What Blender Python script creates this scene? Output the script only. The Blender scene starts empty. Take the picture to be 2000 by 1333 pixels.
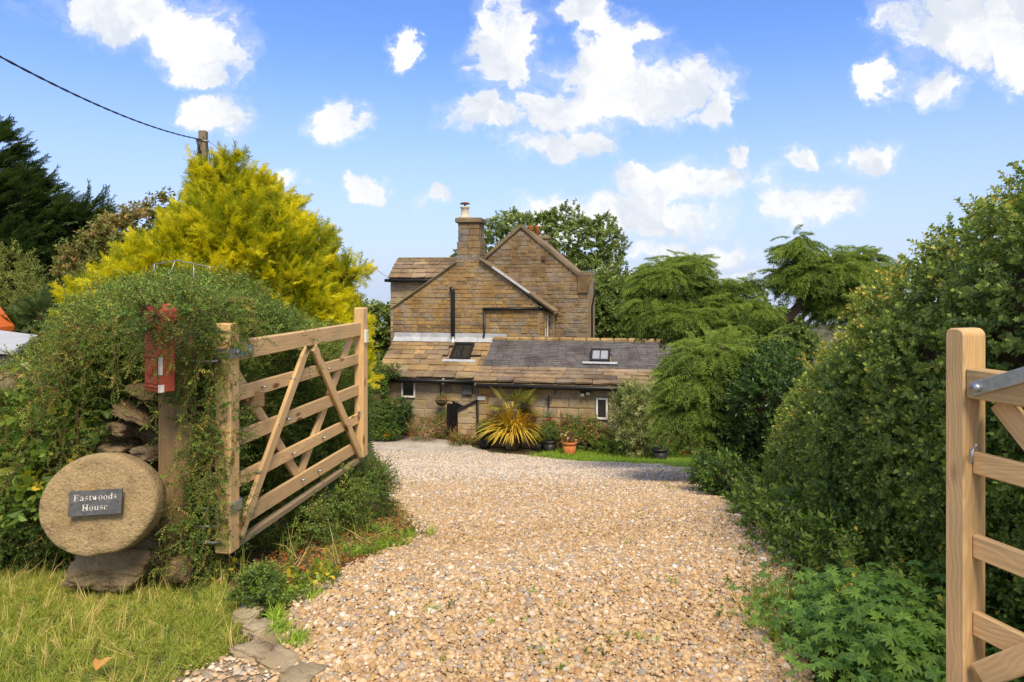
import bpy, bmesh, math, random
import numpy as np
from mathutils import Vector, Matrix, noise
random.seed(7); RNG = np.random.default_rng(7)
R = math.radians
sc = bpy.context.scene
COL = sc.collection
# ------------------------------------------------------------------ camera, sky, sun, exposure
F = 1333.333; CAMZ = 1.65; HOR = 552.0
cam = bpy.data.cameras.new('camera'); camo = bpy.data.objects.new('camera', cam); COL.objects.link(camo)
camo.location = (0, 0, CAMZ); camo.rotation_euler = (R(90), 0, 0)
cam.sensor_width = 36; cam.lens = 24; cam.shift_y = -114.5 / 2000
cam.clip_start = 0.05; cam.clip_end = 9000
sc.camera = camo
sc.view_settings.view_transform = 'Standard'; sc.view_settings.look = 'None'
sc.view_settings.exposure = 0.82; sc.view_settings.gamma = 1.0; sc.view_settings.use_curve_mapping = False
sc.cycles.max_bounces = 6; sc.cycles.diffuse_bounces = 3; sc.cycles.transmission_bounces = 3
sc.cycles.glossy_bounces = 2; sc.cycles.transparent_max_bounces = 4
SUN_EL, SUN_AZ = 52, 168          # azimuth clockwise from +Y
sd = Vector((math.sin(R(SUN_AZ)) * math.cos(R(SUN_EL)), math.cos(R(SUN_AZ)) * math.cos(R(SUN_EL)), math.sin(R(SUN_EL))))
sun = bpy.data.lights.new('sun', 'SUN'); suno = bpy.data.objects.new('sun', sun); COL.objects.link(suno)
sun.energy = 2.6; sun.angle = R(20); sun.color = (1, .84, .60)
suno.rotation_euler = sd.to_track_quat('Z', 'Y').to_euler(); suno.location = (8, -8, 14)

class NB:
    """tiny node builder"""
    def __init__(s, nt): s.nt = nt; nt.nodes.clear()
    def n(s, t, **kw):
        x = s.nt.nodes.new(t)
        for k, v in kw.items():
            if k == 'ins':
                for i, val in v.items():
                    sock = x.inputs[i]
                    if isinstance(val, bpy.types.NodeSocket): s.nt.links.new(val, sock)
                    else: sock.default_value = val
            else: setattr(x, k, v)
        return x
    def math(s, op, a, b=0.0, c=None, clamp=False):
        d = {0: a, 1: b}
        if c is not None: d[2] = c
        return s.n('ShaderNodeMath', operation=op, use_clamp=clamp, ins=d).outputs[0]
    def vm(s, op, a, b=(0, 0, 0)):
        x = s.n('ShaderNodeVectorMath', operation=op, ins={0: a, 1: b})
        return x.outputs['Value'] if op in ('LENGTH', 'DOT_PRODUCT', 'DISTANCE') else x.outputs[0]
    def ramp(s, fac, stops, interp='LINEAR'):
        x = s.n('ShaderNodeValToRGB', ins={0: fac}); cr = x.color_ramp; cr.interpolation = interp
        while len(cr.elements) < len(stops): cr.elements.new(.5)
        for e, (p, c) in zip(cr.elements, stops): e.position = p; e.color = (*c, 1) if len(c) == 3 else c
        return x.outputs[0]
    def noise(s, vec, scale, detail=3, rough=.55, out=0):
        return s.n('ShaderNodeTexNoise', ins={'Vector': vec, 'Scale': scale, 'Detail': detail, 'Roughness': rough}).outputs[out]
    def mix(s, fac, a, b, blend='MIX'):
        x = s.n('ShaderNodeMix', data_type='RGBA', blend_type=blend, ins={0: fac, 6: a, 7: b}); return x.outputs[2]
    def smooth(s, v, a, b):
        return s.n('ShaderNodeMapRange', interpolation_type='SMOOTHSTEP', ins={0: v, 1: a, 2: b}).outputs[0]

world = bpy.data.worlds.new('World'); sc.world = world; world.use_nodes = True
b = NB(world.node_tree)
tc = b.n('ShaderNodeTexCoord'); dirv = tc.outputs['Generated']
sky = b.n('ShaderNodeTexSky', sky_type='NISHITA', sun_disc=False, sun_elevation=R(SUN_EL), sun_rotation=R(SUN_AZ), air_density=1.0, dust_density=.6, ozone_density=2.2)
sep = b.n('ShaderNodeSeparateXYZ', ins={0: dirv})
yy = b.math('MAXIMUM', sep.outputs[1], .12)
q = b.n('ShaderNodeCombineXYZ', ins={0: b.math('DIVIDE', sep.outputs[0], yy), 1: b.math('DIVIDE', sep.outputs[2], yy)}).outputs[0]
wn = b.vm('SUBTRACT', b.noise(q, 9, 5, .6, 1), (.5, .5, .5))
wn2 = b.vm('SUBTRACT', b.noise(q, 28, 5, .6, 1), (.5, .5, .5))
qw = b.vm('ADD', b.vm('ADD', q, b.vm('MULTIPLY', wn, (.15, .10, 0))), b.vm('MULTIPLY', wn2, (.045, .04, 0)))
CLOUDS = [(250,20,170,60),(385,75,100,85),(375,140,65,35),(415,225,70,45),(660,235,52,48),(798,98,28,40),
 (985,90,80,110),(950,225,75,40),(1080,220,80,55),(1180,150,120,100),(1290,165,130,85),(1400,215,55,40),(1240,80,60,45),
 (1150,30,75,38),(1100,280,105,32),(1330,360,160,45),(1240,340,70,28),(1200,425,210,48),(1580,405,105,42),(1340,492,140,26),
 (1710,160,60,42),(1850,60,140,80),(1960,60,120,95),(1840,160,65,38),(1565,315,44,32),(1710,305,58,36),(1437,305,30,20),
 (712,380,44,24),(850,387,38,24),(550,350,48,20),(1450,550,240,22),(760,610,120,24),(190,560,90,30)]
acc = None
for (px, py, rx, ry) in CLOUDS:
    dv = b.vm('MULTIPLY', b.vm('SUBTRACT', qw, ((px-1000)/F, (HOR-py)/F, 0)), (F/rx/1.55, F/ry/1.55, 0))
    v = b.smooth(b.vm('LENGTH', dv), 1.0, 0.1)
    acc = v if acc is None else b.math('MAXIMUM', acc, v)
fb = b.noise(qw, 11, 9, .6)
dens = b.math('ADD', acc, b.math('MULTIPLY', b.math('SUBTRACT', b.math('ADD', b.math('MULTIPLY', fb, .8), b.math('MULTIPLY', b.noise(qw, 38, 6, .6), .2)), .5), 2.6))
wisp = b.math('MULTIPLY', b.smooth(dens, .0, .7), .38)
front = b.math('MAXIMUM', b.smooth(dens, .30, .72), wisp)
front = b.math('MULTIPLY', front, b.smooth(acc, .0, .15))
gen = b.smooth(b.math('ADD', b.noise(dirv, 2.6, 7, .6), b.math('MULTIPLY', b.noise(dirv, 1.2, 2), .3)), .56, .70)
fm = b.smooth(sep.outputs[1], .60, .72)
cmask = b.math('ADD', b.math('MULTIPLY', front, fm), b.math('MULTIPLY', gen, b.math('SUBTRACT', 1.0, fm)))
cmask = b.math('MULTIPLY', cmask, b.smooth(sep.outputs[2], -.02, .03))
shade = b.smooth(b.noise(qw, 9, 5, .55), .36, .60)
ccol = b.mix(shade, (3.3, 3.55, 3.95, 1), (4.6, 4.6, 4.62, 1))
# thin high haze near the horizon pales the blue
pale = b.smooth(sep.outputs[2], .36, .0)
skyc = b.mix(b.math('MULTIPLY', pale, .78), b.mix(1.0, sky.outputs[0], (.57, .72, 1.04, 1), 'MULTIPLY'), (2.75, 3.1, 4.05, 1))
bg = b.n('ShaderNodeBackground', ins={0: b.mix(cmask, skyc, ccol), 1: .13})
b.n('ShaderNodeOutputWorld', ins={0: bg.outputs[0]})

# ------------------------------------------------------------------ helpers
def PX(px, py, d): return Vector(((px-1000)/F*d, d, CAMZ-(py-HOR)/F*d))
def sstep(a, b_, x):
    t = min(1, max(0, (x-a)/(b_-a))); return t*t*(3-2*t)
def gz(x, y):
    if y < 3: z = 0.0
    elif y < 4.5: z = -.215*(y-3)**2/3
    elif y < 17.5: z = -.16125-.215*(y-4.5)
    elif y < 20.5: t = y-17.5; z = -2.95625-.215*(t-t*t/6)
    else: z = -3.279-.06*max(0, y-36)
    return z + .02*math.sin(x*1.3+y*.7) + .015*math.sin(y*2.1-x*.8)
def G(px, py):
    a, c = .5, 120.0
    f = lambda d: CAMZ-(py-HOR)/F*d - gz((px-1000)/F*d, d)
    for _ in range(60):
        m = (a+c)/2
        if f(m) > 0: a = m
        else: c = m
    return Vector(((px-1000)/F*a, a, gz((px-1000)/F*a, a)))
MW = {}
def link(o, parent=None, local=False):
    COL.objects.link(o)
    if parent is not None:
        o.parent = parent
        if not local: o.matrix_parent_inverse = MW[parent.name].inverted()
    MW[o.name] = (MW[parent.name] @ o.matrix_basis if (parent is not None and local) else o.matrix_basis.copy())
    return o
def tag(o, label=None, cat=None, group=None, kind=None):
    if label: o['label'] = label
    if cat: o['category'] = cat
    if group: o['group'] = group
    if kind: o['kind'] = kind
    return o
def thing(name, label, cat, loc, group=None, rotz=0.0):
    o = bpy.data.objects.new(name, None); o.location = loc; o.rotation_euler = (0, 0, rotz); o.empty_display_size = .1
    link(o); return tag(o, label, cat, group)
def mesh_obj(name, verts, faces, mat, parent=None, local=False, smooth=False):
    me = bpy.data.meshes.new(name); me.from_pydata([tuple(v) for v in verts], [], faces); me.materials.append(mat)
    if smooth: me.polygons.foreach_set('use_smooth', [True]*len(me.polygons))
    me.update(); return link(bpy.data.objects.new(name, me), parent, local)
def bm_obj(name, bm, mat, parent=None, local=False, smooth=False, matrix=None):
    me = bpy.data.meshes.new(name); bm.to_mesh(me); bm.free(); me.materials.append(mat)
    if smooth: me.polygons.foreach_set('use_smooth', [True]*len(me.polygons))
    o = bpy.data.objects.new(name, me)
    if matrix is not None: o.matrix_basis = matrix
    return link(o, parent, local)
def box_bm(sx, sy, sz, bev=0.0, seg=1):
    bm = bmesh.new(); bmesh.ops.create_cube(bm, size=1)
    bmesh.ops.scale(bm, vec=(sx, sy, sz), verts=bm.verts)
    if bev: bmesh.ops.bevel(bm, geom=bm.edges[:], offset=bev, segments=seg, affect='EDGES')
    return bm
def frame(p, x, z):
    x = Vector(x).normalized(); z = Vector(z); z = (z - x*z.dot(x)).normalized(); y = z.cross(x)
    m = Matrix((x, y, z)).transposed().to_4x4(); m.translation = p; return m
def board(name, p0, p1, up, h, t, mat, parent, bev=.004, local=False):
    p0 = Vector(p0); p1 = Vector(p1)
    return bm_obj(name, box_bm((p1-p0).length, t, h, bev), mat, parent, local, matrix=frame((p0+p1)/2, p1-p0, up))
def tube_data(pts, rad, sides=6):
    pts = [Vector(p) for p in pts]; n = len(pts); vs = []; fs = []
    rr = rad if isinstance(rad, (list, tuple)) else [rad]*n
    for i, p in enumerate(pts):
        t = (pts[min(i+1, n-1)]-pts[max(i-1, 0)]).normalized()
        a = t.orthogonal().normalized() if abs(t.z) > .95 else t.cross(Vector((0, 0, 1))).normalized()
        c = t.cross(a)
        for k in range(sides):
            an = 2*math.pi*k/sides; vs.append(p+(a*math.cos(an)+c*math.sin(an))*rr[i])
    for i in range(n-1):
        for k in range(sides):
            k2 = (k+1) % sides; fs.append((i*sides+k, i*sides+k2, (i+1)*sides+k2, (i+1)*sides+k))
    fs.append(tuple(range(sides-1, -1, -1))); fs.append(tuple(range((n-1)*sides, n*sides)))
    return vs, fs
def tube(name, pts, rad, mat, parent=None, sides=8, local=False, smooth=True):
    vs, fs = tube_data(pts, rad, sides); return mesh_obj(name, vs, fs, mat, parent, local, smooth)
def lathe(name, prof, loc, mat, parent=None, seg=20, local=False):
    vs = []; fs = []; n = len(prof)
    for r, z in prof:
        for k in range(seg):
            a = 2*math.pi*k/seg; vs.append((loc[0]+r*math.cos(a), loc[1]+r*math.sin(a), loc[2]+z))
    for i in range(n-1):
        for k in range(seg):
            k2 = (k+1) % seg; fs.append((i*seg+k, i*seg+k2, (i+1)*seg+k2, (i+1)*seg+k))
    fs.append(tuple(range(seg-1, -1, -1))); fs.append(tuple(range((n-1)*seg, n*seg)))
    return mesh_obj(name, vs, fs, mat, parent, local, True)

# ------------------------------------------------------------------ materials
def newmat(name):
    m = bpy.data.materials.new(name); m.use_nodes = True; return m, NB(m.node_tree)
def finish(b, col, rough=.8, bump=None, bs=.3, bd=.01, metal=0.0, spec=.3, normal=None):
    p = b.n('ShaderNodeBsdfPrincipled', ins={'Base Color': col, 'Roughness': rough, 'Metallic': metal, 'Specular IOR Level': spec})
    if bump is not None:
        bn = b.n('ShaderNodeBump', ins={'Strength': bs, 'Distance': bd, 'Height': bump}); b.nt.links.new(bn.outputs[0], p.inputs['Normal'])
    b.n('ShaderNodeOutputMaterial', ins={0: p.outputs[0]}); return p
def plain(name, col, rough=.6, metal=0.0, spec=.3, var=.15, scale=12):
    m, b = newmat(name); t = b.n('ShaderNodeTexCoord').outputs['Object']
    n = b.noise(t, scale, 4)
    c = b.mix(1.0, (*col, 1), b.ramp(n, [(0.25, (1-var,)*3), (.75, (1+var,)*3)]), 'MULTIPLY')
    finish(b, c, rough, n, .15, .005, metal, spec); return m
def rnd(b):
    oi = b.n('ShaderNodeObjectInfo').outputs['Random']; g = b.n('ShaderNodeNewGeometry').outputs['Random Per Island']
    return b.math('FRACT', b.math('ADD', oi, b.math('MULTIPLY', g, 1.0)))
def stone(name, stops, nscale=6, dark=.55, bs=.5, bd=.02, lich=None, grey=.0):
    m, b = newmat(name); r = rnd(b)
    pos = b.n('ShaderNodeNewGeometry').outputs['Position']
    base = b.ramp(r, stops)
    n1 = b.noise(pos, nscale, 6, .65); n2 = b.noise(pos, nscale*.25, 4, .6); n3 = b.noise(pos, nscale*5, 4, .7)
    c = b.mix(1.0, base, b.ramp(n1, [(.25, (dark,)*3), (.6, (1.05,)*3), (.85, (1.25, 1.22, 1.15))]), 'MULTIPLY')
    c = b.mix(b.math('MULTIPLY', b.smooth(n2, .46, .68), .8), c, b.mix(1.0, c, (.50, .47, .44, 1), 'MULTIPLY'))
    n5 = b.noise(pos, nscale*.55, 5, .65)
    if grey: c = b.mix(b.math('MULTIPLY', b.smooth(n5, .48, .68), grey), c, b.mix(1.0, (.30, .275, .235, 1), b.ramp(n3, [(.3, (.6,)*3), (.7, (1.2,)*3)]), 'MULTIPLY'))
    if lich: c = b.mix(b.math('MULTIPLY', b.smooth(n3, .6, .75), .6), c, (*lich, 1))
    finish(b, c, .9, b.math('ADD', n1, b.math('MULTIPLY', n3, .5)), bs, bd, 0, .2); return m
def wood(name, c1, c2, dirt=(.25, .2, .12), dirtamt=.3, rough=.65):
    m, b = newmat(name); t = b.n('ShaderNodeTexCoord').outputs['Object']
    oi = b.n('ShaderNodeObjectInfo').outputs['Random']
    off = b.n('ShaderNodeCombineXYZ', ins={0: b.math('MULTIPLY', oi, 31.0), 1: b.math('MULTIPLY', oi, 1.7), 2: b.math('MULTIPLY', oi, 2.9)}).outputs[0]
    v = b.vm('ADD', t, off)
    vs = b.vm('MULTIPLY', v, (.35, 1, 1))
    wob = b.vm('ADD', b.vm('MULTIPLY', v, (.6, 9, 9)), b.vm('MULTIPLY', b.noise(vs, 3.5, 3, .5, 1), (.5, 2.4, 2.4)))
    g = b.n('ShaderNodeTexWave', wave_type='RINGS', rings_direction='X', ins={'Vector': wob, 'Scale': 2.6, 'Distortion': 1.4, 'Detail': 2, 'Detail Scale': 1.5}).outputs[1]
    fine = b.noise(b.vm('MULTIPLY', v, (4, 90, 90)), 1.0, 3)
    k = b.n('ShaderNodeTexVoronoi', ins={'Vector': b.vm('MULTIPLY', v, (2.6, 7, 7)), 'Scale': 1.0, 'Randomness': 1.0}).outputs[0]
    c = b.mix(b.math('MULTIPLY', g, .38), (*c1, 1), (*c2, 1))
    c = b.mix(b.smooth(k, .18, .07), c, (c2[0]*.35, c2[1]*.28, c2[2]*.22, 1))
    c = b.mix(1.0, c, b.ramp(fine, [(.3, (.85,)*3), (.7, (1.1,)*3)]), 'MULTIPLY')
    pat = b.noise(v, 3.0, 4)
    c = b.mix(b.math('MULTIPLY', b.smooth(pat, .5, .75), dirtamt), c, (*dirt, 1))
    c = b.mix(1.0, c, b.ramp(oi, [(0, (.86, .86, .88)), (1, (1.1, 1.08, 1.05))]), 'MULTIPLY')
    finish(b, c, rough, b.math('ADD', fine, b.math('MULTIPLY', g, .6)), .25, .003, 0, .25); return m
def leaf(name, c1, c2, trans=.3, rough=.45, c3=None, spec=.35, boost=1.75):
    """leaf colour from the plant's own tint attribute, varied leaf by leaf"""
    c1, c2, c3 = [None if c_ is None else tuple(min(.8, x*k) for x, k in zip(c_, (boost*1.08, boost, boost*.9))) for c_ in (c1, c2, c3)]
    m, b = newmat(name)
    tint = b.n('ShaderNodeAttribute', attribute_type='INSTANCER', attribute_name='tint').outputs['Fac']
    isl = b.n('ShaderNodeNewGeometry').outputs['Random Per Island']
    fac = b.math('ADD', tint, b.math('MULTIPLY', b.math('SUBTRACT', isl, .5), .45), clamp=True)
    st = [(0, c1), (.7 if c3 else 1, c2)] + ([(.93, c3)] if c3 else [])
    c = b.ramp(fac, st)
    v = b.math('MULTIPLY_ADD', b.math('FRACT', b.math('MULTIPLY', isl, 7.31)), .6, .7)
    c = b.mix(1.0, c, b.n('ShaderNodeCombineColor', ins={0: v, 1: v, 2: v}).outputs[0], 'MULTIPLY')
    p = b.n('ShaderNodeBsdfPrincipled', ins={'Base Color': c, 'Roughness': rough, 'Specular IOR Level': spec})
    tr = b.n('ShaderNodeBsdfTranslucent', ins={0: b.mix(1.0, c, (1.5, 1.6, .7, 1), 'MULTIPLY')})
    mx = b.n('ShaderNodeMixShader', ins={0: trans, 1: p.outputs[0], 2: tr.outputs[0]})
    b.n('ShaderNodeOutputMaterial', ins={0: mx.outputs[0]}); return m
m_gate = wood('new_pine', (.70, .475, .24), (.52, .31, .13), (.30, .25, .15), .42)
m_gate2 = wood('dirty_pine', (.50, .34, .17), (.33, .20, .09), (.16, .16, .08), .5)
m_oldwood = wood('old_timber', (.27, .18, .095), (.16, .10, .05), (.06, .055, .035), .5, .85)
m_greywood = wood('weathered_timber', (.30, .23, .14), (.20, .15, .09), (.13, .12, .08), .5, .85)
m_pole = wood('pole_timber', (.26, .21, .14), (.17, .135, .085), (.12, .14, .06), .6, .9)
m_bark = plain('bark', (.10, .07, .045), .95, var=.4, scale=9)
m_twig = plain('twig', (.07, .05, .03), .95, var=.4, scale=20)
m_redtwig = plain('red_twig', (.11, .055, .03), .8, var=.3, scale=30)
m_galv = plain('galvanised_steel', (.42, .44, .46), .42, .85, .5, .2, 40)
m_steel = plain('dull_steel', (.30, .31, .32), .4, .8, .5, .2, 40)
m_black = plain('black_plastic', (.012, .012, .013), .42, 0, .4, .3, 20)
m_blackpot = plain('black_pot', (.018, .018, .02), .5, 0, .4, .3, 20)
m_terra = plain('terracotta', (.50, .17, .055), .8, 0, .2, .2, 15)
m_redpaint = plain('faded_red_paint', (.36, .075, .04), .6, 0, .25, .25, 14)
m_white = plain('white_paint', (.72, .70, .64), .5, 0, .3, .06, 10)
m_tape = plain('white_tape', (.74, .72, .68), .6, 0, .3, .15, 60)
m_slateplate = plain('slate_plate', (.085, .088, .095), .55, 0, .4, .35, 25)
m_letters = plain('cream_letters', (.72, .69, .62), .6, 0, .3, .05, 30)
m_fadedletters = plain('faded_letters', (.19, .20, .21), .6, 0, .3, .1, 30)
m_lead = plain('lead_flashing', (.42, .44, .47), .6, .2, .4, .25, 4)
m_mortar = stone('mortar', [(0, (.38, .28, .155)), (1, (.38, .28, .155))], 5, .6)
m_mortarpale = stone('pale_mortar', [(0, (.40, .32, .21)), (1, (.40, .32, .21))], 5, .6)
m_st_main = stone('gable_sandstone', [(0, (.20, .135, .07)), (.25, (.26, .18, .09)), (.5, (.30, .21, .11)), (.72, (.24, .19, .13)), (.86, (.21, .19, .17)), (1, (.22, .11, .06))], 4, .5, .9, .04, None, .68)
m_st_wing = stone('ochre_sandstone', [(0, (.34, .21, .08)), (.3, (.40, .26, .105)), (.55, (.36, .245, .12)), (.75, (.24, .155, .075)), (.9, (.28, .23, .16)), (1, (.42, .26, .09))], 4, .5, .9, .04, None, .68)
m_st_out = stone('cottage_sandstone', [(0, (.41, .31, .18)), (.3, (.49, .36, .20)), (.55, (.45, .36, .23)), (.75, (.34, .26, .175)), (.9, (.31, .275, .23)), (1, (.54, .37, .17))], 4, .5, .9, .04, None, .68)
m_coping = stone('coping_stone', [(0, (.21, .165, .10)), (1, (.25, .20, .125))], 4, .5)
m_stslate = stone('stone_slate', [(0, (.33, .225, .105)), (.3, (.42, .285, .13)), (.55, (.33, .235, .13)), (.75, (.23, .155, .09)), (.9, (.40, .31, .18)), (1, (.22, .16, .11))], 5, .5, .7, .03, (.40, .36, .26), .35)
m_stslate2 = stone('purple_stone_slate', [(0, (.24, .165, .10)), (.3, (.32, .225, .13)), (.55, (.275, .20, .13)), (.75, (.20, .15, .11)), (.9, (.38, .28, .17)), (1, (.16, .12, .10))], 5, .5, .7, .03, (.38, .34, .26), .35)
m_slate = stone('blue_slate', [(0, (.10, .094, .094)), (.3, (.14, .132, .134)), (.6, (.12, .108, .106)), (.8, (.16, .142, .13)), (1, (.115, .11, .115))], 6, .7, .2, .008)
m_ridge = stone('ridge_stone', [(0, (.43, .30, .14)), (1, (.36, .25, .12))], 5, .5)
m_mill = stone('gritstone', [(0, (.36, .26, .14)), (1, (.36, .26, .14))], 13, .55, .9, .02, (.36, .22, .05))
m_rock = stone('rough_rock', [(0, (.29, .205, .115)), (.5, (.37, .265, .145)), (1, (.31, .24, .155))], 9, .4, 1.0, .04, (.36, .33, .25))
m_edge = stone('edging_stone', [(0, (.40, .33, .22)), (1, (.46, .36, .23))], 16, .55, .9, .02, (.5, .45, .35))
m, b = newmat('pecked_gritstone'); pos = b.n('ShaderNodeNewGeometry').outputs['Position']
wv = b.vm('ADD', pos, b.vm('MULTIPLY', b.noise(pos, 20, 3, .5, 1), (.03, .03, .03)))
pit = b.n('ShaderNodeTexVoronoi', ins={'Vector': b.vm('MULTIPLY', wv, (1, 1, 1.6)), 'Scale': 48.0, 'Randomness': 1.0}).outputs[0]
n1 = b.noise(pos, 9, 5, .65); n2 = b.noise(pos, 90, 4, .7); n4 = b.noise(pos, 26, 4, .6)
c = b.ramp(n1, [(.3, (.26, .19, .105)), (.5, (.36, .265, .145)), (.7, (.42, .31, .17))])
c = b.mix(1.0, c, b.ramp(n2, [(.3, (.66,)*3), (.65, (1.15,)*3)]), 'MULTIPLY')
c = b.mix(b.math('MULTIPLY', b.smooth(n4, .58, .72), .6), c, (.15, .11, .07, 1))
c = b.mix(b.math('MULTIPLY', b.smooth(b.noise(pos, 5, 3), .58, .7), .4), c, (.42, .26, .06, 1))
finish(b, c, .95, b.math('ADD', b.math('ADD', b.math('MULTIPLY', pit, .3), n4), b.math('MULTIPLY', n2, .6)), 1.0, .012, 0, .15); m_mill = m
m_glass = None
def glassmat():
    m, b = newmat('dark_window_glass')
    finish(b, (.02, .023, .022, 1), .06, None, 0, 0, 0, .8); return m
m_glass = glassmat()
def paleglass():
    m, b = newmat('pale_window_glass'); finish(b, (.33, .35, .36, 1), .12, None, 0, 0, 0, .8); return m
m_pale = paleglass()

# ------------------------------------------------------------------ ground
def grid_mesh(name, xs, ys, off, mat, keep=None):
    V = []; Fc = []; nx = len(xs)
    for y in ys:
        for x in xs: V.append((x, y, gz(x, y)+off))
    for j in range(len(ys)-1):
        for i in range(nx-1):
            if keep is None or keep((xs[i]+xs[i+1])/2, (ys[j]+ys[j+1])/2):
                Fc.append((j*nx+i, j*nx+i+1, (j+1)*nx+i+1, (j+1)*nx+i))
    used = sorted({k for f in Fc for k in f}); mp = {k: i for i, k in enumerate(used)}
    return mesh_obj(name, [V[k] for k in used], [tuple(mp[k] for k in f) for f in Fc], mat, smooth=True)
def inpoly(x, y, P):
    c = False; j = len(P)-1
    for i in range(len(P)):
        xi, yi = P[i][0], P[i][1]; xj, yj = P[j][0], P[j][1]
        if (yi > y) != (yj > y) and x < (xj-xi)*(y-yi)/(yj-yi)+xi: c = not c
        j = i
    return c
m, b = newmat('earth_and_turf'); pos = b.n('ShaderNodeNewGeometry').outputs['Position']
n1 = b.noise(pos, 1.3, 5); n2 = b.noise(pos, 30, 4, .7)
c = b.mix(b.smooth(n1, .4, .6), (.075, .09, .03, 1), (.11, .085, .045, 1))
c = b.mix(1.0, c, b.ramp(n2, [(.3, (.6,)*3), (.7, (1.3,)*3)]), 'MULTIPLY')
finish(b, c, .95, n2, .6, .03); m_earth = m
m, b = newmat('gravel_bed'); pos = b.n('ShaderNodeNewGeometry').outputs['Position']
vo = b.n('ShaderNodeTexVoronoi', ins={'Vector': pos, 'Scale': 42.0, 'Randomness': 1.0})
cc = b.n('ShaderNodeSeparateColor', ins={0: vo.outputs['Color']})
peb = b.ramp(cc.outputs[0], [(0, (.34, .22, .12)), (.25, (.46, .31, .17)), (.5, (.54, .40, .25)), (.7, (.42, .30, .19)), (.82, (.30, .28, .26)), (1, (.62, .53, .41))])
gry = b.ramp(cc.outputs[1], [(0, (.40, .35, .29)), (.5, (.54, .48, .41)), (1, (.64, .59, .53))])
sy = b.n('ShaderNodeSeparateXYZ', ins={0: pos})
nn = b.noise(pos, .8, 4)
far = b.smooth(b.math('ADD', sy.outputs[1], b.math('MULTIPLY', nn, 3.0)), 7.5, 13.5)
rt = b.smooth(b.math('ADD', sy.outputs[0], b.math('MULTIPLY', nn, 1.6)), 2.2, 3.8)
far = b.math('MULTIPLY', far, b.math('SUBTRACT', 1.0, rt))
c = b.mix(far, peb, gry)
c = b.mix(1.0, c, b.ramp(b.noise(pos, 2.2, 5), [(.3, (.72, .70, .66)), (.65, (1.05,)*3)]), 'MULTIPLY')
finish(b, c, .9, vo.outputs['Distance'], .9, -.02); m_gravel = m

def axis(lo, hi, step, far_, g=1.5):
    a = list(np.arange(lo, hi+1e-6, step)); s = step
    x = lo
    while x > -far_: s *= g; x -= s; a.insert(0, x)
    s = step; x = hi
    while x < far_: s *= g; x += s; a.append(x)
    return a
tag(grid_mesh('ground', axis(-9, 9, .3, 4000), axis(-3, 34, .3, 4000), -.03, m_earth), kind='structure')
DRIVE = [tuple(G(*p)[:2]) for p in [(600,1333),(560,1255),(560,1200),(650,1130),(790,1066),(825,1040),(795,1000),(765,965),(750,905),(722,852),
   (760,849),(830,853),(900,864),(960,884),(1020,889),(1090,897),(1200,903),(1290,906),(1345,912),(1375,945),(1420,985),(1490,1030),(1530,1090),(1545,1200),(1570,1333)]]
DRIVE = [(.95, .3), (-.85, .3)] + [(-.86, 2.3)] + DRIVE + [(1.3, 2.0)]
tag(grid_mesh('gravel_drive', list(np.arange(-8, 6.6, .1)), list(np.arange(.3, 25, .1)), .0, m_gravel, lambda x, y: inpoly(x, y, DRIVE)), kind='structure')

# ------------------------------------------------------------------ scattering of leaves, blades and pebbles (geometry nodes on one object)
GN = {}
def gn_group(protos):
    key = tuple(p.name for p in protos)
    if key in GN: return GN[key]
    ng = bpy.data.node_groups.new('scatter', 'GeometryNodeTree')
    ng.interface.new_socket('Geometry', in_out='INPUT', socket_type='NodeSocketGeometry')
    ng.interface.new_socket('Geometry', in_out='OUTPUT', socket_type='NodeSocketGeometry')
    N = ng.nodes; L = ng.links
    gi = N.new('NodeGroupInput'); go = N.new('NodeGroupOutput'); iop = N.new('GeometryNodeInstanceOnPoints'); jn = N.new('GeometryNodeJoinGeometry')
    for p in reversed(protos):
        oi = N.new('GeometryNodeObjectInfo'); oi.inputs['Object'].default_value = p
        g2 = N.new('GeometryNodeGeometryToInstance'); L.new(oi.outputs['Geometry'], g2.inputs[0]); L.new(g2.outputs[0], jn.inputs[0])
    def attr(nm, typ):
        a = N.new('GeometryNodeInputNamedAttribute'); a.data_type = typ; a.inputs[0].default_value = nm; return a.outputs[0]
    L.new(gi.outputs[0], iop.inputs['Points']); L.new(jn.outputs[0], iop.inputs['Instance'])
    iop.inputs['Pick Instance'].default_value = True
    L.new(attr('pick', 'INT'), iop.inputs['Instance Index']); L.new(attr('rot', 'FLOAT_VECTOR'), iop.inputs['Rotation']); L.new(attr('scl', 'FLOAT_VECTOR'), iop.inputs['Scale'])
    L.new(iop.outputs[0], go.inputs[0]); GN[key] = ng; return ng
def eulers(D, tw):
    D = D/np.maximum(np.linalg.norm(D, axis=1, keepdims=True), 1e-9)
    bb = np.arccos(np.clip(D[:, 2], -1, 1)); cc = np.arctan2(D[:, 1], D[:, 0])
    cb, sb, c_, s_, ct, st = np.cos(bb), np.sin(bb), np.cos(cc), np.sin(cc), np.cos(tw), np.sin(tw)
    r00 = c_*cb*ct-s_*st; r10 = s_*cb*ct+c_*st; r20 = -sb*ct; r21 = sb*st; r22 = cb
    return np.stack([np.arctan2(r21, r22), np.arcsin(np.clip(-r20, -1, 1)), np.arctan2(r10, r00)], 1)
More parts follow.
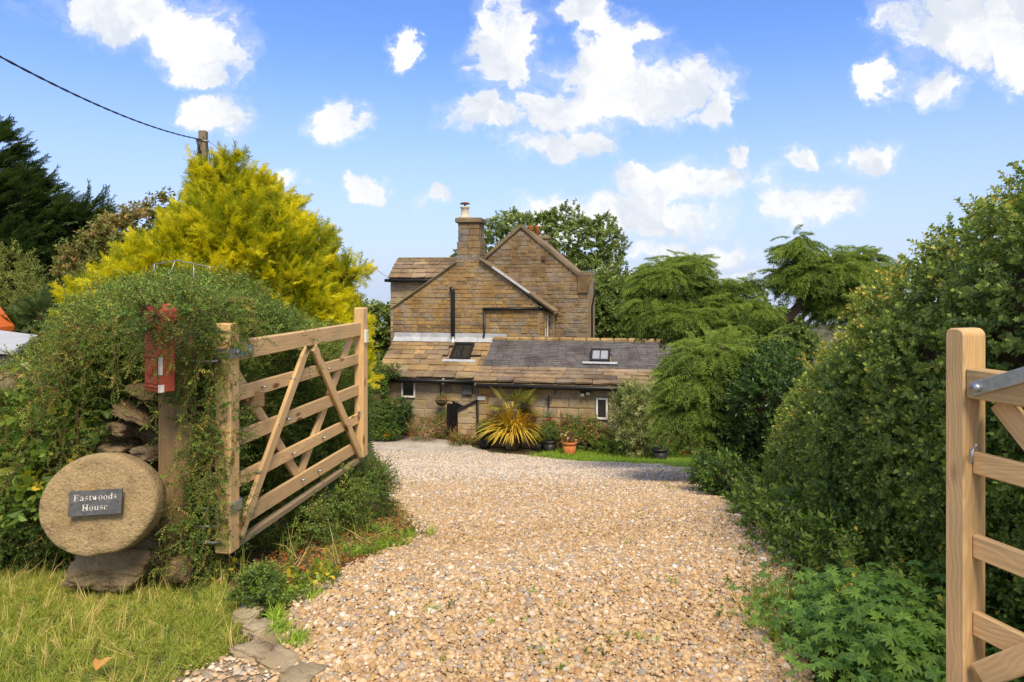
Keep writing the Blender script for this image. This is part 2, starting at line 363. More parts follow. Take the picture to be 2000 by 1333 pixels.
def scatter(name, protos, P, D, S, K, T, parent=None, twist=None, base_mat=None):
    P = np.asarray(P, float); n = len(P); D = np.asarray(D, float)
    tw = RNG.uniform(0, 6.283, n) if twist is None else twist
    me = bpy.data.meshes.new(name); me.vertices.add(n)
    org = np.array(MW[parent.name].translation) if parent is not None else np.zeros(3)
    me.vertices.foreach_set('co', P.astype(np.float32).ravel())
    S = np.asarray(S, float); S3 = np.repeat(S[:, None], 3, 1) if S.ndim == 1 else S
    a = me.attributes.new('rot', 'FLOAT_VECTOR', 'POINT'); a.data.foreach_set('vector', eulers(D, tw).astype(np.float32).ravel())
    a = me.attributes.new('scl', 'FLOAT_VECTOR', 'POINT'); a.data.foreach_set('vector', S3.astype(np.float32).ravel())
    a = me.attributes.new('pick', 'INT', 'POINT'); a.data.foreach_set('value', np.asarray(K).astype(np.int32))
    a = me.attributes.new('tint', 'FLOAT', 'POINT'); a.data.foreach_set('value', np.asarray(T).astype(np.float32))
    me.materials.append(protos[0].data.materials[0])
    o = bpy.data.objects.new(name, me); link(o, parent)
    o['kind'] = 'stuff'
    md = o.modifiers.new('scatter', 'NODES'); md.node_group = gn_group(protos); return o
def proto(name, V, Fc, mats, mi=None, smooth=False):
    me = bpy.data.meshes.new(name); me.from_pydata([tuple(v) for v in V], [], Fc)
    for m_ in mats: me.materials.append(m_)
    if mi: me.polygons.foreach_set('material_index', mi)
    if smooth: me.polygons.foreach_set('use_smooth', [True]*len(me.polygons))
    me.update(); return bpy.data.objects.new(name, me)
def add_leaf(V, Fc, MI, p, d, nrm, L, W, kind='oval', mi=0):
    d = Vector(d).normalized(); nrm = Vector(nrm); nrm = (nrm-d*nrm.dot(d)).normalized(); s = d.cross(nrm); k = len(V)
    if kind == 'oval':
        f = .18*W
        V += [p, p+d*L*.35+s*W*.5+nrm*f, p+d*L*.72+s*W*.38+nrm*f, p+d*L-nrm*.1*L, p+d*L*.72-s*W*.38+nrm*f, p+d*L*.35-s*W*.5+nrm*f]
        Fc += [(k, k+1, k+2, k+3), (k, k+3, k+4, k+5)]; MI += [mi, mi]
    elif kind == 'lobed':
        prof = [(0, .05), (.25, .22), (.34, .52), (.5, .24), (.66, .46), (.74, .2), (1, 0)]
        up = [p+d*L*a+s*W*w+nrm*w*W*.35 for a, w in prof]; dn = [p+d*L*a-s*W*w+nrm*w*W*.35 for a, w in prof[:-1]]
        V += up+dn; nu = len(up)
        for i in range(nu-1):
            if i < nu-2:
                Fc += [(k+i, k+i+1, k+nu+i+1, k+nu+i)]; MI += [mi]
            else: Fc += [(k+i, k+i+1, k+nu+i)]; MI += [mi]
    elif kind == 'strip':
        V += [p-s*W*.5, p+s*W*.5, p+d*L+s*W*.15, p+d*L-s*W*.15]; Fc += [(k, k+1, k+2, k+3)]; MI += [mi]
    elif kind == 'palm':
        for j in range(7):
            an = (j-3)*.62; dd = d*math.cos(an)+s*math.sin(an); ss = dd.cross(nrm); l = L*(1-.07*abs(j-3)); k = len(V)
            V += [p, p+dd*l*.55+ss*W*.5-nrm*.05*l, p+dd*l-nrm*.18*l, p+dd*l*.55-ss*W*.5-nrm*.05*l]; Fc += [(k, k+1, k+2, k+3)]; MI += [mi]
def rv(s=1.0): return Vector((random.uniform(-s, s), random.uniform(-s, s), random.uniform(-s, s)))
def sprig(name, lm, tm, length, nl, L, W, kind='oval', droop=.3, out=.8, tr=.0018):
    V = []; Fc = []; MI = []
    bend = random.uniform(-.4, .4)
    curve = lambda t: Vector((droop*length*t*t, bend*.3*length*t*t, length*(t-.25*droop*t*t)))
    if tm:
        vs, fs = tube_data([curve(t) for t in (0, .35, .7, 1)], [tr*1.3, tr, tr*.8, tr*.4], 3)
        V += vs; Fc += fs; MI += [1]*len(fs)
    for i in range(nl):
        t = .08+.92*i/(nl-1); p = curve(t); ax = (curve(min(1, t+.05))-curve(t-.05)).normalized(); an = i*2.4+random.uniform(-.4, .4)
        a = ax.orthogonal().normalized(); c_ = ax.cross(a); rad = a*math.cos(an)+c_*math.sin(an)
        d = rad*out+ax*(.45 if i < nl-1 else 2)+rv(.25); nrm = ax*.8-rad*.3+Vector((0, 0, .3))+rv(.4); s = random.uniform(.7, 1.25)
        add_leaf(V, Fc, MI, p, d, nrm, L*s, W*s, kind)
    return proto(name, V, Fc, [lm, tm] if tm else [lm], MI)
def plume(name, lm, length, nb, w, sub=4, droop=.0, flat=.35):
    V = []; Fc = []; MI = []
    cv = lambda t: Vector((0, droop*length*t*t, length*t))
    for i in range(nb):
        t = .06+.9*i/nb
        for sgn in (-1, 1):
            bl = length*.42*(1-t*.72)*random.uniform(.75, 1.2); p = cv(t)
            d = Vector((sgn*.75, random.uniform(-flat, flat), .75)).normalized()
            add_leaf(V, Fc, MI, p, d, Vector((0, 1, 0))+rv(.5), bl, w, 'strip')
            for k in range(sub):
                q_ = p+d*bl*(.2+.75*k/sub); s2 = 1 if k % 2 else -1
                d2 = (d*.8+Vector((s2*.5*sgn, random.uniform(-.5, .5), .3))).normalized()
                add_leaf(V, Fc, MI, q_, d2, Vector((0, 1, 0))+rv(.6), bl*.38*random.uniform(.7, 1.3), w*.8, 'strip')
    add_leaf(V, Fc, MI, cv(0), (0, droop*.5, 1), (0, 1, 0), length*1.05, w*1.3, 'strip')
    return proto(name, V, Fc, [lm], MI)
def cedar_sprig(name, lm, tm, length, nb):
    V = []; Fc = []; MI = []
    cv = lambda t: Vector((0, 0, 0))+Vector((0, -.62*length*t*t, length*t*(1-.15*t)))   # local -Y is turned towards the ground
    vs, fs = tube_data([cv(t) for t in (0, .5, 1)], [.008, .005, .002], 3); V += vs; Fc += fs; MI += [1]*len(fs)
    for i in range(nb):
        t = .05+.95*i/nb
        for sgn in (-1, 1):
            p = cv(t); bl = length*random.uniform(.2, .42)*(1-.35*t); d = Vector((sgn*.8, -.25, .55)).normalized(); prev = p
            for k in range(6):
                dd = (d+Vector((0, -.16*k, 0))).normalized(); nx = prev+dd*bl/6
                add_leaf(V, Fc, MI, prev, dd, Vector((0, 1, 0))+rv(.3), bl/5, .016, 'strip')
                for j in range(3):
                    nd = dd*.6+rv(.9); add_leaf(V, Fc, MI, prev.lerp(nx, random.random()), nd, rv(1)+Vector((0, .2, 0)), random.uniform(.035, .06), .010, 'strip')
                prev = nx
    return proto(name, V, Fc, [lm, tm], MI)
def tuft(name, lm, nb, h, w, lean=.6, spread=.03):
    V = []; Fc = []; MI = []
    for i in range(nb):
        an = random.uniform(0, 6.283); l = h*random.uniform(.5, 1.2); p = Vector((random.uniform(-spread, spread), random.uniform(-spread, spread), 0))
        o = Vector((math.cos(an), math.sin(an), 0)); s = Vector((-math.sin(an), math.cos(an), 0)); ln = random.uniform(.1, lean); k = len(V)
        pts = [p, p+o*l*ln*.3+Vector((0, 0, l*.5)), p+o*l*ln+Vector((0, 0, l*(1-.45*ln)))]
        V += [pts[0]-s*w/2, pts[0]+s*w/2, pts[1]-s*w*.4, pts[1]+s*w*.4, pts[2]]
        Fc += [(k, k+1, k+3, k+2), (k+2, k+3, k+4)]; MI += [0, 0]
    return proto(name, V, Fc, [lm], MI)
def flower(name, fm, r, stalk_m=None, n=5, h=0.0):
    V = []; Fc = []; MI = []
    for j in range(n):
        an = j*6.283/n; d = Vector((math.cos(an), math.sin(an), .35)); add_leaf(V, Fc, MI, Vector((0, 0, h)), d, Vector((0, 0, 1)), r, r*.9, 'oval')
    for j in range(3):
        an = j*2.1+.5; d = Vector((math.cos(an)*.6, math.sin(an)*.6, .7)); add_leaf(V, Fc, MI, Vector((0, 0, h)), d, Vector((0, 0, 1)), r*.7, r*.7, 'oval')
    return proto(name, V, Fc, [fm], MI)
def pebble(name, pm, seed):
    bm = bmesh.new(); bmesh.ops.create_icosphere(bm, subdivisions=2, radius=1)
    o = Vector((seed*7.1, seed*3.3, seed))
    for v in bm.verts:
        c_ = v.co.copy(); v.co = c_*(1+.28*noise.noise(c_*1.1+o)+.06*noise.noise(c_*3+o))
    me = bpy.data.meshes.new(name); bm.to_mesh(me); bm.free(); me.materials.append(pm); me.polygons.foreach_set('use_smooth', [True]*len(me.polygons))
    return bpy.data.objects.new(name, me)

l_coto = leaf('cotoneaster_leaf', (.024, .052, .012), (.075, .118, .024), .28, .45, (.18, .15, .04), boost=2.6)
l_haw = leaf('hawthorn_leaf', (.026, .052, .012), (.09, .13, .026), .28, .45, (.20, .15, .03), boost=2.7)
l_gold = leaf('golden_cypress_leaf', (.15, .20, .010), (.54, .50, .014), .3, .6, boost=1.4)
l_cyp = leaf('dark_cypress_leaf', (.016, .034, .012), (.045, .07, .022), .2, .6, boost=2.4)
l_cedar = leaf('cedar_needle', (.045, .085, .018), (.155, .22, .04), .3, .55, boost=1.75)
l_broad = leaf('whitebeam_leaf', (.03, .06, .014), (.10, .14, .035), .3, .5, (.30, .34, .20))
l_dark = leaf('laurel_leaf', (.012, .032, .009), (.045, .085, .018), .2, .35)
l_mid = leaf('shrub_leaf', (.03, .065, .014), (.10, .16, .03), .3, .45)
l_grey = leaf('buddleia_leaf', (.06, .085, .035), (.17, .20, .085), .3, .55, (.28, .30, .19))
l_willow = leaf('willow_leaf', (.06, .09, .02), (.16, .18, .05), .3, .5)
l_bind = leaf('bindweed_leaf', (.05, .11, .02), (.14, .22, .04), .35, .4, (.36, .30, .03))
l_grass = leaf('grass_blade', (.09, .145, .02), (.23, .265, .05), .3, .5, (.46, .37, .18), boost=1.55)
l_lush = leaf('lush_grass_blade', (.07, .14, .018), (.17, .26, .03), .3, .5)
l_geran = leaf('cranesbill_leaf', (.035, .085, .016), (.085, .16, .025), .3, .5)
l_litter = leaf('dead_leaf', (.16, .07, .025), (.40, .17, .035), .1, .8, (.30, .22, .12), boost=1.0)
l_brown = leaf('brown_seedhead', (.16, .10, .05), (.28, .17, .09), .2, .8)
l_pinkish = leaf('elder_leaf', (.06, .10, .025), (.15, .17, .05), .3, .5, (.28, .19, .09), boost=1.3)
def fl(nm, c): return leaf(nm, tuple(x*.8 for x in c), c, .3, .6, boost=1.0)
f_red, f_pink, f_yel, f_pur, f_whi, f_blu, f_ora = [fl(n_, c_) for n_, c_ in (('red_petal', (.62, .03, .015)), ('pink_petal', (.62, .22, .34)), ('yellow_petal', (.72, .50, .02)), ('purple_petal', (.10, .03, .25)), ('white_petal', (.72, .70, .66)), ('blue_petal', (.22, .30, .55)), ('orange_petal', (.75, .26, .02)))]

p_coto = [sprig('p', l_coto, m_redtwig, .17, 24, .0155, .0095, droop=d_) for d_ in (.2, .5, .8)]
p_haw = [sprig('p', l_haw, m_twig, .17, 15, .042, .036, 'lobed', droop=d_) for d_ in (.2, .4, .6)]
p_gold = [plume('p', l_gold, .30, 11, .011, 4, d_) for d_ in (.1, .3, -.2)]
p_cyp = [plume('p', l_cyp, .75, 12, .03, 5, d_, .2) for d_ in (.1, .25)]
p_cedar = [cedar_sprig('p', l_cedar, m_twig, .55, 9) for _ in range(3)]
p_broad = [sprig('p', l_broad, None, .45, 18, .15, .10, droop=d_) for d_ in (.2, .5)]
p_dark = [sprig('p', l_dark, m_twig, .2, 14, .06, .028, droop=.3) for _ in range(2)]
p_mid = [sprig('p', l_mid, m_twig, .22, 15, .055, .03, droop=.4) for _ in range(2)]
p_grey = [sprig('p', l_grey, m_twig, .42, 18, .11, .022, droop=.35, out=.9) for _ in range(2)]
p_willow = [sprig('p', l_willow, m_twig, .55, 20, .10, .03, droop=.5) for _ in range(2)]
p_pink = [sprig('p', l_pinkish, None, .35, 16, .10, .06, droop=.4) for _ in range(2)]
p_bind = [sprig('p', l_bind, None, .12, 4, .065, .05, droop=.5) for _ in range(2)]
p_grass = [tuft('p', l_grass, 16, .075, .0036, 1.3) for _ in range(3)]
p_lush = [tuft('p', l_lush, 12, .12, .006, .9) for _ in range(2)]
p_long = [tuft('p', l_grass, 6, .26, .004, .8, .02)]
p_lushbig = [tuft('p', l_lush, 16, .34, .014, .9, .06) for _ in range(2)]
p_weed = [sprig('p', l_mid, m_twig, .10, 9, .030, .014, droop=.3) for _ in range(2)]
def palm_proto():
    V = []; Fc = []; MI = []
    for i in range(6):
        an = i*1.05; top = Vector((math.cos(an)*.09, math.sin(an)*.09, random.uniform(.08, .2)))
        add_leaf(V, Fc, MI, Vector((0, 0, 0)), top, (0, 1, 0), top.length, .004, 'strip')
        add_leaf(V, Fc, MI, top, Vector((math.cos(an), math.sin(an), -.15)), (0, 0, 1), .042, .012, 'palm')
    return proto('p', V, Fc, [l_geran], MI)
p_geran = [palm_proto() for _ in range(3)]
p_litter = [proto('p', [Vector((0, 0, 0)), Vector((.008, .012, .003)), Vector((0, .03, .001)), Vector((-.008, .012, .004))], [(0, 1, 2, 3)], [l_litter])]
p_brown = [sprig('p', l_brown, m_twig, .3, 16, .025, .01, droop=.3) for _ in range(2)]
FL = {k: flower('p', m_, .030) for k, m_ in (('red', f_red), ('pink', f_pink), ('yellow', f_yel), ('purple', f_pur), ('white', f_whi), ('orange', f_ora))}
FL['blue'] = flower('p', f_blu, .010)

# ellipsoids: (centre, radii)
def E(px, py, d, rx, ry, rd): return (PX(px, py, d), Vector((rx*d/F, rd, ry*d/F)))
def wob(P, f, seed=0):
    r = np.random.default_rng(seed); o = np.zeros(len(P))
    for i in range(5):
        k = r.normal(size=3)*f; o += np.sin(P@k+r.uniform(0, 6.28))
    return o/3.0
def blob_points(EL, n, depth=.25, amp=.1, freq=4, seed=1, keep=.78, zmin=None):
    C = np.array([e[0] for e in EL]); A = np.array([e[1] for e in EL])
    ar = A[:, 0]*A[:, 1]+A[:, 1]*A[:, 2]+A[:, 0]*A[:, 2]; pr = ar/ar.sum()
    r = np.random.default_rng(seed); P = []; N = []; I = []; got = 0
    while got < n:
        m_ = int((n-got)*2.2)+50; i = r.choice(len(EL), m_, p=pr); u = r.normal(size=(m_, 3)); u /= np.linalg.norm(u, axis=1, keepdims=True)
        rad = 1-depth*r.random(m_)**1.6
        p = C[i]+A[i]*u*rad[:, None]; nn_ = u/A[i]; nn_ /= np.linalg.norm(nn_, axis=1, keepdims=True)
        p = p+nn_*(amp*wob(p, freq, seed))[:, None]
        ok = np.ones(m_, bool)
        for j in range(len(EL)):
            lev = (((p-C[j])/A[j])**2).sum(1); ok &= ~((lev < keep**2) & (i != j))
        # surfaces turned away from the drive are sparser
        tc_ = np.array([0, 0, CAMZ])-p; tc_ /= np.linalg.norm(tc_, axis=1, keepdims=True)
        ok &= ((nn_*tc_).sum(1) > -.35) | (r.random(m_) < .35)
        if zmin is not None: ok &= p[:, 2] > np.array([gz(a_[0], a_[1]) for a_ in p])+zmin
        P.append(p[ok]); N.append(nn_[ok]); I.append(i[ok]); got += ok.sum()
    return np.concatenate(P)[:n], np.concatenate(N)[:n], np.concatenate(I)[:n]
def core(name, EL, mat, parent, s=.84, amp=.08):  # solid blobs added inside foliage so sky light does not come through
    bm = bmesh.new()
    for c_, r_ in EL:
        mt = Matrix.Translation(c_) @ Matrix.Diagonal((r_[0]*s, r_[1]*s, r_[2]*s, 1))
        bmesh.ops.create_icosphere(bm, subdivisions=3, radius=1, matrix=mt)
    for v in bm.verts: v.co += rv(amp*.35)+Vector((1, 1, 1))*amp*.6*noise.noise(v.co*3)
    return bm_obj(name, bm, mat, parent)
def foliage(name, parent, EL, protos, n, size=(.8, 1.25), up=.2, jit=.6, out=1.0, tint=(.2, .8), depth=.25, amp=.1, freq=4, seed=1, zmin=None, weights=None, keep=.78, lift=.35):
    P, N, I = blob_points(EL, n, depth, amp, freq, seed, keep, zmin)
    D = N*out+RNG.normal(size=(n, 3))*jit*.6+np.array([0, 0, up])
    K = RNG.choice(len(protos), n, p=weights) if weights is not None else RNG.integers(0, len(protos), n)
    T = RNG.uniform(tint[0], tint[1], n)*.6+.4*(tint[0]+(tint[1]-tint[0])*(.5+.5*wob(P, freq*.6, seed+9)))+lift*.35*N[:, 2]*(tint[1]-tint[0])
    return scatter(name, protos, P, D, RNG.uniform(*size, n), K, np.clip(T, 0, .9), parent)
def shrub(name, label, cat, EL, protos, n, group=None, corem=None, base=None, corename='occluder_core', fname='foliage', cs=.8, camp=.08, **kw):
    if base is None:
        c_ = EL[0][0]; base = (c_[0], c_[1], gz(c_[0], c_[1]))
    t = thing(name, label, cat, base, group)
    if corem: core(corename, EL, corem, t, cs, camp)  # added inner mass blocking light through the leaves
    foliage(fname, t, EL, protos, n, **kw); return t

# ------------------------------------------------------------------ the stone house (local frame: u right, v back, z up)
HA = R(9); HO = Vector((-1.08, 24.0, 0)); HU = Vector((math.cos(HA), -math.sin(HA), 0)); HV = Vector((math.sin(HA), math.cos(HA), 0))
GZH = -3.28
def hp(px, py, v):
    rx = (px-1000)/F; d = (v+HO.dot(HV))/(rx*HV.x+HV.y); p = Vector((rx*d, d, 0))-HO
    return p.dot(HU), CAMZ-(py-HOR)/F*d
def hu(px, v): return hp(px, HOR, v)[0]
def house_thing(name, label): return thing(name, label, 'building', (HO.x, HO.y, 0), None, -HA)
STONES = []
for i in range(5):
    bm = bmesh.new(); bmesh.ops.create_cube(bm, size=1)
    bmesh.ops.bevel(bm, geom=bm.edges[:], offset=.07, segments=1, affect='EDGES')
    for v in bm.verts: v.co += rv(.028)
    me = bpy.data.meshes.new('stone'); bm.to_mesh(me); bm.free(); STONES.append(me)
PIECES = {}
def piece_mesh(i, mat):
    k = (i, mat.name)
    if k not in PIECES: me = STONES[i].copy(); me.materials.append(mat); PIECES[k] = me
    return PIECES[k]
def place_pieces(name, stuffname, items, mat, parent, limit=300):
    """items: (matrix, visible size); the 300 largest are single objects, the rest one mesh"""
    items = sorted(items, key=lambda a: -a[1])
    for mtx, _ in items[:limit]:
        o = bpy.data.objects.new(name, piece_mesh(random.randrange(5), mat)); o.matrix_basis = mtx; link(o, parent, True)
    if len(items) > limit:
        V = []; Fc = []
        for mtx, _ in items[limit:]:
            me = STONES[random.randrange(5)]; k = len(V)
            V += [mtx @ v.co for v in me.vertices]; Fc += [tuple(k+j for j in p.vertices) for p in me.polygons]
        tag(mesh_obj(stuffname, V, Fc, mat, parent, True), kind='stuff')
def spans(poly, z):
    xs = []
    for i in range(len(poly)):
        (x0, z0), (x1, z1) = poly[i], poly[(i+1) % len(poly)]
        if (z0 > z) != (z1 > z): xs.append(x0+(x1-x0)*(z-z0)/(z1-z0))
    xs.sort(); return list(zip(xs[::2], xs[1::2]))
def wall_stones(parent, poly, v, ch, ln, mat, holes=(), joint=.018, depth=.12, proud=.0, name='stone', limit=300):
    items = []; zs = [p[1] for p in poly]; z = min(zs)
    while z < max(zs)-.03:
        h = random.uniform(*ch); h = min(h, max(zs)-z); zm = z+h/2
        a0 = spans(poly, z+h*.12); a1 = spans(poly, z+h*.88)
        for (u0, u1) in spans(poly, zm):
            for s_ in (a0, a1):
                for (q0, q1) in s_:
                    if q0 < u1 and q1 > u0: u0 = max(u0, q0); u1 = min(u1, q1)
            segs = [(u0, u1)]
            for (h0, h1, g0, g1) in holes:
                if g0 < z+h-.02 and g1 > z+.02:
                    ns = []
                    for (s0, s1) in segs:
                        if h1 <= s0 or h0 >= s1: ns.append((s0, s1))
                        else:
                            if h0 > s0: ns.append((s0, h0))
                            if h1 < s1: ns.append((h1, s1))
                    segs = ns
            for (s0, s1) in segs:
                u = s0
                while u < s1-.04:
                    L = random.uniform(*ln)
                    if s1-u-L < ln[0]*.6: L = s1-u
                    pr = random.uniform(-.010, .018)+proud
                    mt = Matrix.Translation((u+L/2, v-pr+depth/2-.016, zm)) @ Matrix.Rotation(random.uniform(-.012, .012), 4, 'Y') @ Matrix.Diagonal((max(.03, L-joint), depth, max(.02, h-joint), 1))
                    items.append((mt, L*h)); u += L
        z += h
    place_pieces(name, 'small_stones', items, mat, parent, limit)
def prism(name, poly, v0, v1, mat, parent):
    n = len(poly); V = [(u, v0, z) for u, z in poly]+[(u, v1, z) for u, z in poly]
    Fc = [tuple(range(n)), tuple(range(2*n-1, n-1, -1))]+[(i, i+n, (i+1) % n+n, (i+1) % n) for i in range(n)]
    o = mesh_obj(name, V, Fc, mat, parent, True); bm = bmesh.new(); bm.from_mesh(o.data); bmesh.ops.recalc_face_normals(bm, faces=bm.faces); bm.to_mesh(o.data); bm.free(); return o
def slope_frame(u, v0, z0, v1, z1, t):
    """point at share t up the slope and its pitch"""
    return (v0+(v1-v0)*t, z0+(z1-z0)*t), math.atan2(z1-z0, v1-v0)
def slates(parent, u0, u1, v0, z0, v1, z1, rows, ln, mat, thick, name, stuff, skip=(), t0=0.0, t1=1.0, dim=.0, limit=300):
    """courses of slates lapped up a slope; u0,u1 may be functions of t"""
    Ls = math.hypot(v1-v0, z1-z0); ang = math.atan2(z1-z0, v1-v0); items = []
    hs = [1-dim*i/rows for i in range(rows)]; tot = sum(hs); t = t0
    for i in range(rows):
        dt = (t1-t0)*hs[i]/tot; tm = t+dt*.5
        u = u0-random.uniform(0, .05)
        while u < u1-.03:
            L = random.uniform(*ln); L = min(L, u1-u+random.uniform(0, .03))
            if u1-u-L < ln[0]*.5: L = u1-u
            if not any(a0 < u+L*.5 < a1 and b0 < tm < b1 for a0, a1, b0, b1 in skip):
                lap = dt*Ls*1.35; tc_ = t+(dt*1.35)/2
                mt = (Matrix.Translation((u+L/2, v0+(v1-v0)*tc_, z0+(z1-z0)*tc_)) @ Matrix.Rotation(ang, 4, 'X')
                      @ Matrix.Translation((0, 0, thick*(.75+random.uniform(-.15, .25)))) @ Matrix.Rotation(-thick*.9/lap+random.uniform(-.01, .01), 4, 'X') @ Matrix.Rotation(random.uniform(-.012, .012), 4, 'Z')
                      @ Matrix.Diagonal((max(.03, L-.012), lap, thick*random.uniform(.85, 1.2), 1)))
                items.append((mt, L*dt))
            u += L
        t += dt
    place_pieces(name, stuff, items, mat, parent, limit)
def slab(name, u0, u1, v0, z0, v1, z1, th, mat, parent, drop=.03):
    return mesh_obj(name, [(u0, v0, z0-drop), (u1, v0, z0-drop), (u1, v1, z1-drop), (u0, v1, z1-drop), (u0, v0, z0-th-drop), (u1, v0, z0-th-drop), (u1, v1, z1-th-drop), (u0, v1, z1-th-drop)],
                    [(0, 1, 2, 3), (7, 6, 5, 4), (0, 4, 5, 1), (1, 5, 6, 2), (2, 6, 7, 3), (3, 7, 4, 0)], mat, parent, True)
def lbox(name, u0, u1, v0, v1, z0, z1, mat, parent, bev=.006, rot=None):
    m_ = Matrix.Translation(((u0+u1)/2, (v0+v1)/2, (z0+z1)/2))
    if rot is not None: m_ = m_ @ rot
    return bm_obj(name, box_bm(abs(u1-u0), abs(v1-v0), abs(z1-z0), bev), mat, parent, True, matrix=m_)
def window(parent, px0, py0, px1, py1, v, fw=.05, bars=0, glass=None, sill=True):
    u0, z1 = hp(px0, py0, v); u1, z0 = hp(px1, py1, v)
    w = lbox('window', u0+fw*.5, u1-fw*.5, v+.035, v+.05, z0+fw*.5, z1-fw*.5, glass or m_glass, parent, 0)
    def fr(*a): o = lbox('frame', *a, m_white, None, .004); COL.objects.unlink(o); COL.objects.link(o); o.parent = w; o.matrix_parent_inverse = w.matrix_basis.inverted(); return o
    fr(u0, u0+fw, v-.03, v+.034, z0, z1); fr(u1-fw, u1, v-.03, v+.034, z0, z1)
    fr(u0+fw, u1-fw, v-.03, v+.034, z1-fw, z1); fr(u0+fw, u1-fw, v-.03, v+.034, z0, z0+fw)
    return (u0-.01, u1+.01, z0-.01, z1+.01)

# --- main house with the coped gable
MH = house_thing('stone_house', 'two-storey sandstone house with coped gable and orange chimney pots')
v = 1.35
def Q(pts, v): return [hp(px, py, v) for px, py in pts]
gp = Q([(872, 700), (872, 572), (1018, 445), (1128, 538), (1149, 545), (1149, 700)], v); gp[0] = (gp[0][0], GZH-.1); gp[-1] = (gp[-1][0], GZH-.1)
gw = prism('wall', gp, v, v+6.5, m_mortar, MH)
wall_stones(gw, Q([(925, 672), (925, 527), (1018, 447), (1126, 538), (1149, 549), (1149, 672)], v), v, (.11, .19), (.18, .55), m_st_main, limit=300)
ap = hp(1018, 441, v); rk = hp(1127, 534, v); lk = (2*ap[0]-rk[0], rk[1])
for nm, a_, b_ in (('coping', ap, rk), ('coping', ap, lk)):
    n_ = 4
    for i in range(n_):
        p0 = Vector((a_[0]+(b_[0]-a_[0])*i/n_, v+.08, a_[1]+(b_[1]-a_[1])*i/n_)); p1 = Vector((a_[0]+(b_[0]-a_[0])*(i+1)/n_, v+.08, a_[1]+(b_[1]-a_[1])*(i+1)/n_))
        board(nm, p0, p1, (0, 0, 1), .12, .36, m_coping, MH, .012, True)
ku, kz = hp(1127, 534, v); ku2, _ = hp(1161, 534, v)
lbox('kneeler_slab', ku-.02, ku2, v-.1, v+.28, kz-.10, kz+.06, m_coping, MH, .015)
prism('kneeler', Q([(1128, 540), (1158, 540), (1155, 549), (1149, 560), (1149, 572), (1128, 572)], v-.09), v-.085, v+.25, m_st_main, MH)
for sg in (1, -1):
    e = Vector((ap[0]+(rk[0]-ap[0])*sg*1.12, 0, ap[1]+(rk[1]-ap[1])*1.12))
    mesh_obj('roof', [(ap[0], v+.25, ap[1]), (e.x, v+.25, e.z), (e.x, v+6.6, e.z), (ap[0], v+6.6, ap[1]), (ap[0], v+.25, ap[1]-.12), (e.x, v+.25, e.z-.12), (e.x, v+6.6, e.z-.12), (ap[0], v+6.6, ap[1]-.12)],
             [(0, 1, 2, 3), (7, 6, 5, 4), (0, 4, 5, 1), (1, 5, 6, 2), (2, 6, 7, 3), (3, 7, 4, 0)], m_stslate2, MH, True)
vu, vz = hp(1062, 505, v); lbox('vent', vu-.07, vu+.07, v-.09, v-.05, vz-.08, vz+.08, plain('rusty_vent', (.10, .045, .03)), MH)
g0 = hu(1152, v); tube('downpipe', [(g0+.16, v+.25, hp(1152, 552, v)[1]), (g0+.16, v+.25, hp(1152, 575, v)[1]), (g0+.07, v+.25, hp(1152, 600, v)[1]), (g0+.07, v+.25, GZH)], .035, m_black, MH, 8, True)
cv0 = 6.4; cu0, cz1 = hp(1044, 462, cv0); cu1, cz0 = hp(1070, 520, cv0)
cu0 -= .5; ch = lbox('chimney', cu0, cu1, cv0, cv0+.7, cz0, cz1-.12, m_st_main, MH, .02); lbox('chimney_cap', cu0-.06, cu1+.07, cv0-.07, cv0+.77, cz1-.115, cz1+.03, m_coping, MH, .02)
for px in (1036, 1049.5):
    pu, pz = hp(px, 458, cv0+.3); lathe('chimney_pot', [(.11, -.05), (.10, .30), (.125, .33), (.125, .37), (.08, .37), (.08, .2)], (pu, cv0+.3, pz), m_terra, MH, 16, True)
# left block with its own stone roof
v = 1.0
bp = Q([(763, 700), (763, 546), (905, 546), (905, 700)], v); bp[0] = (bp[0][0], GZH-.1); bp[3] = (bp[3][0], GZH-.1)
bw = prism('wall', bp, v, v+4, m_mortarpale, MH)
wall_stones(bw, Q([(763, 672), (763, 547), (900, 547), (900, 672)], v), v, (.16, .26), (.3, .7), m_st_out)
eu0, ez = hp(759, 545, v-.2); ru0, rz = hp(777, 508, v+.95); u1 = hu(905, v)
slab('roof', eu0, u1, v-.2, ez, v+.95, rz, .1, m_stslate, MH); slab('roof', eu0, u1, v+3.5, ez-.4, v+.96, rz, .1, m_stslate, MH)
slates(MH, eu0, u1, v-.22, ez, v+.95, rz, 5, (.3, .65), m_stslate2, .05, 'stone_slate', 'small_slates', dim=.35)
for i in range(6):
    a_ = eu0+(u1-eu0)*i/6; lbox('ridge_stone', a_+.005, a_+(u1-eu0)/6-.005, v+.83, v+1.07, rz-.03, rz+.09, m_coping, MH, .03)
tube('gutter', [(eu0-.12, v-.27, ez-.06), (u1, v-.27, ez-.06)], .06, m_black, MH, 8, True)

# --- rear wing with the tall chimney
WG = house_thing('gabled_wing', 'ochre sandstone gabled wing with tall square chimney and black flue')
v = 0.0
wp = Q([(768, 700), (768, 601), (880, 522), (892, 508), (938, 508), (1053, 597), (1053, 700)], v); wp[0] = (wp[0][0], GZH-.1); wp[-1] = (wp[-1][0], GZH-.1)
ww = prism('wall', wp, v, v+1.3, m_mortar, WG)
wall_stones(ww, Q([(768, 672), (768, 602), (882, 522), (892, 509), (938, 509), (1052, 598), (1052, 672)], v), v, (.085, .165), (.15, .46), m_st_wing)
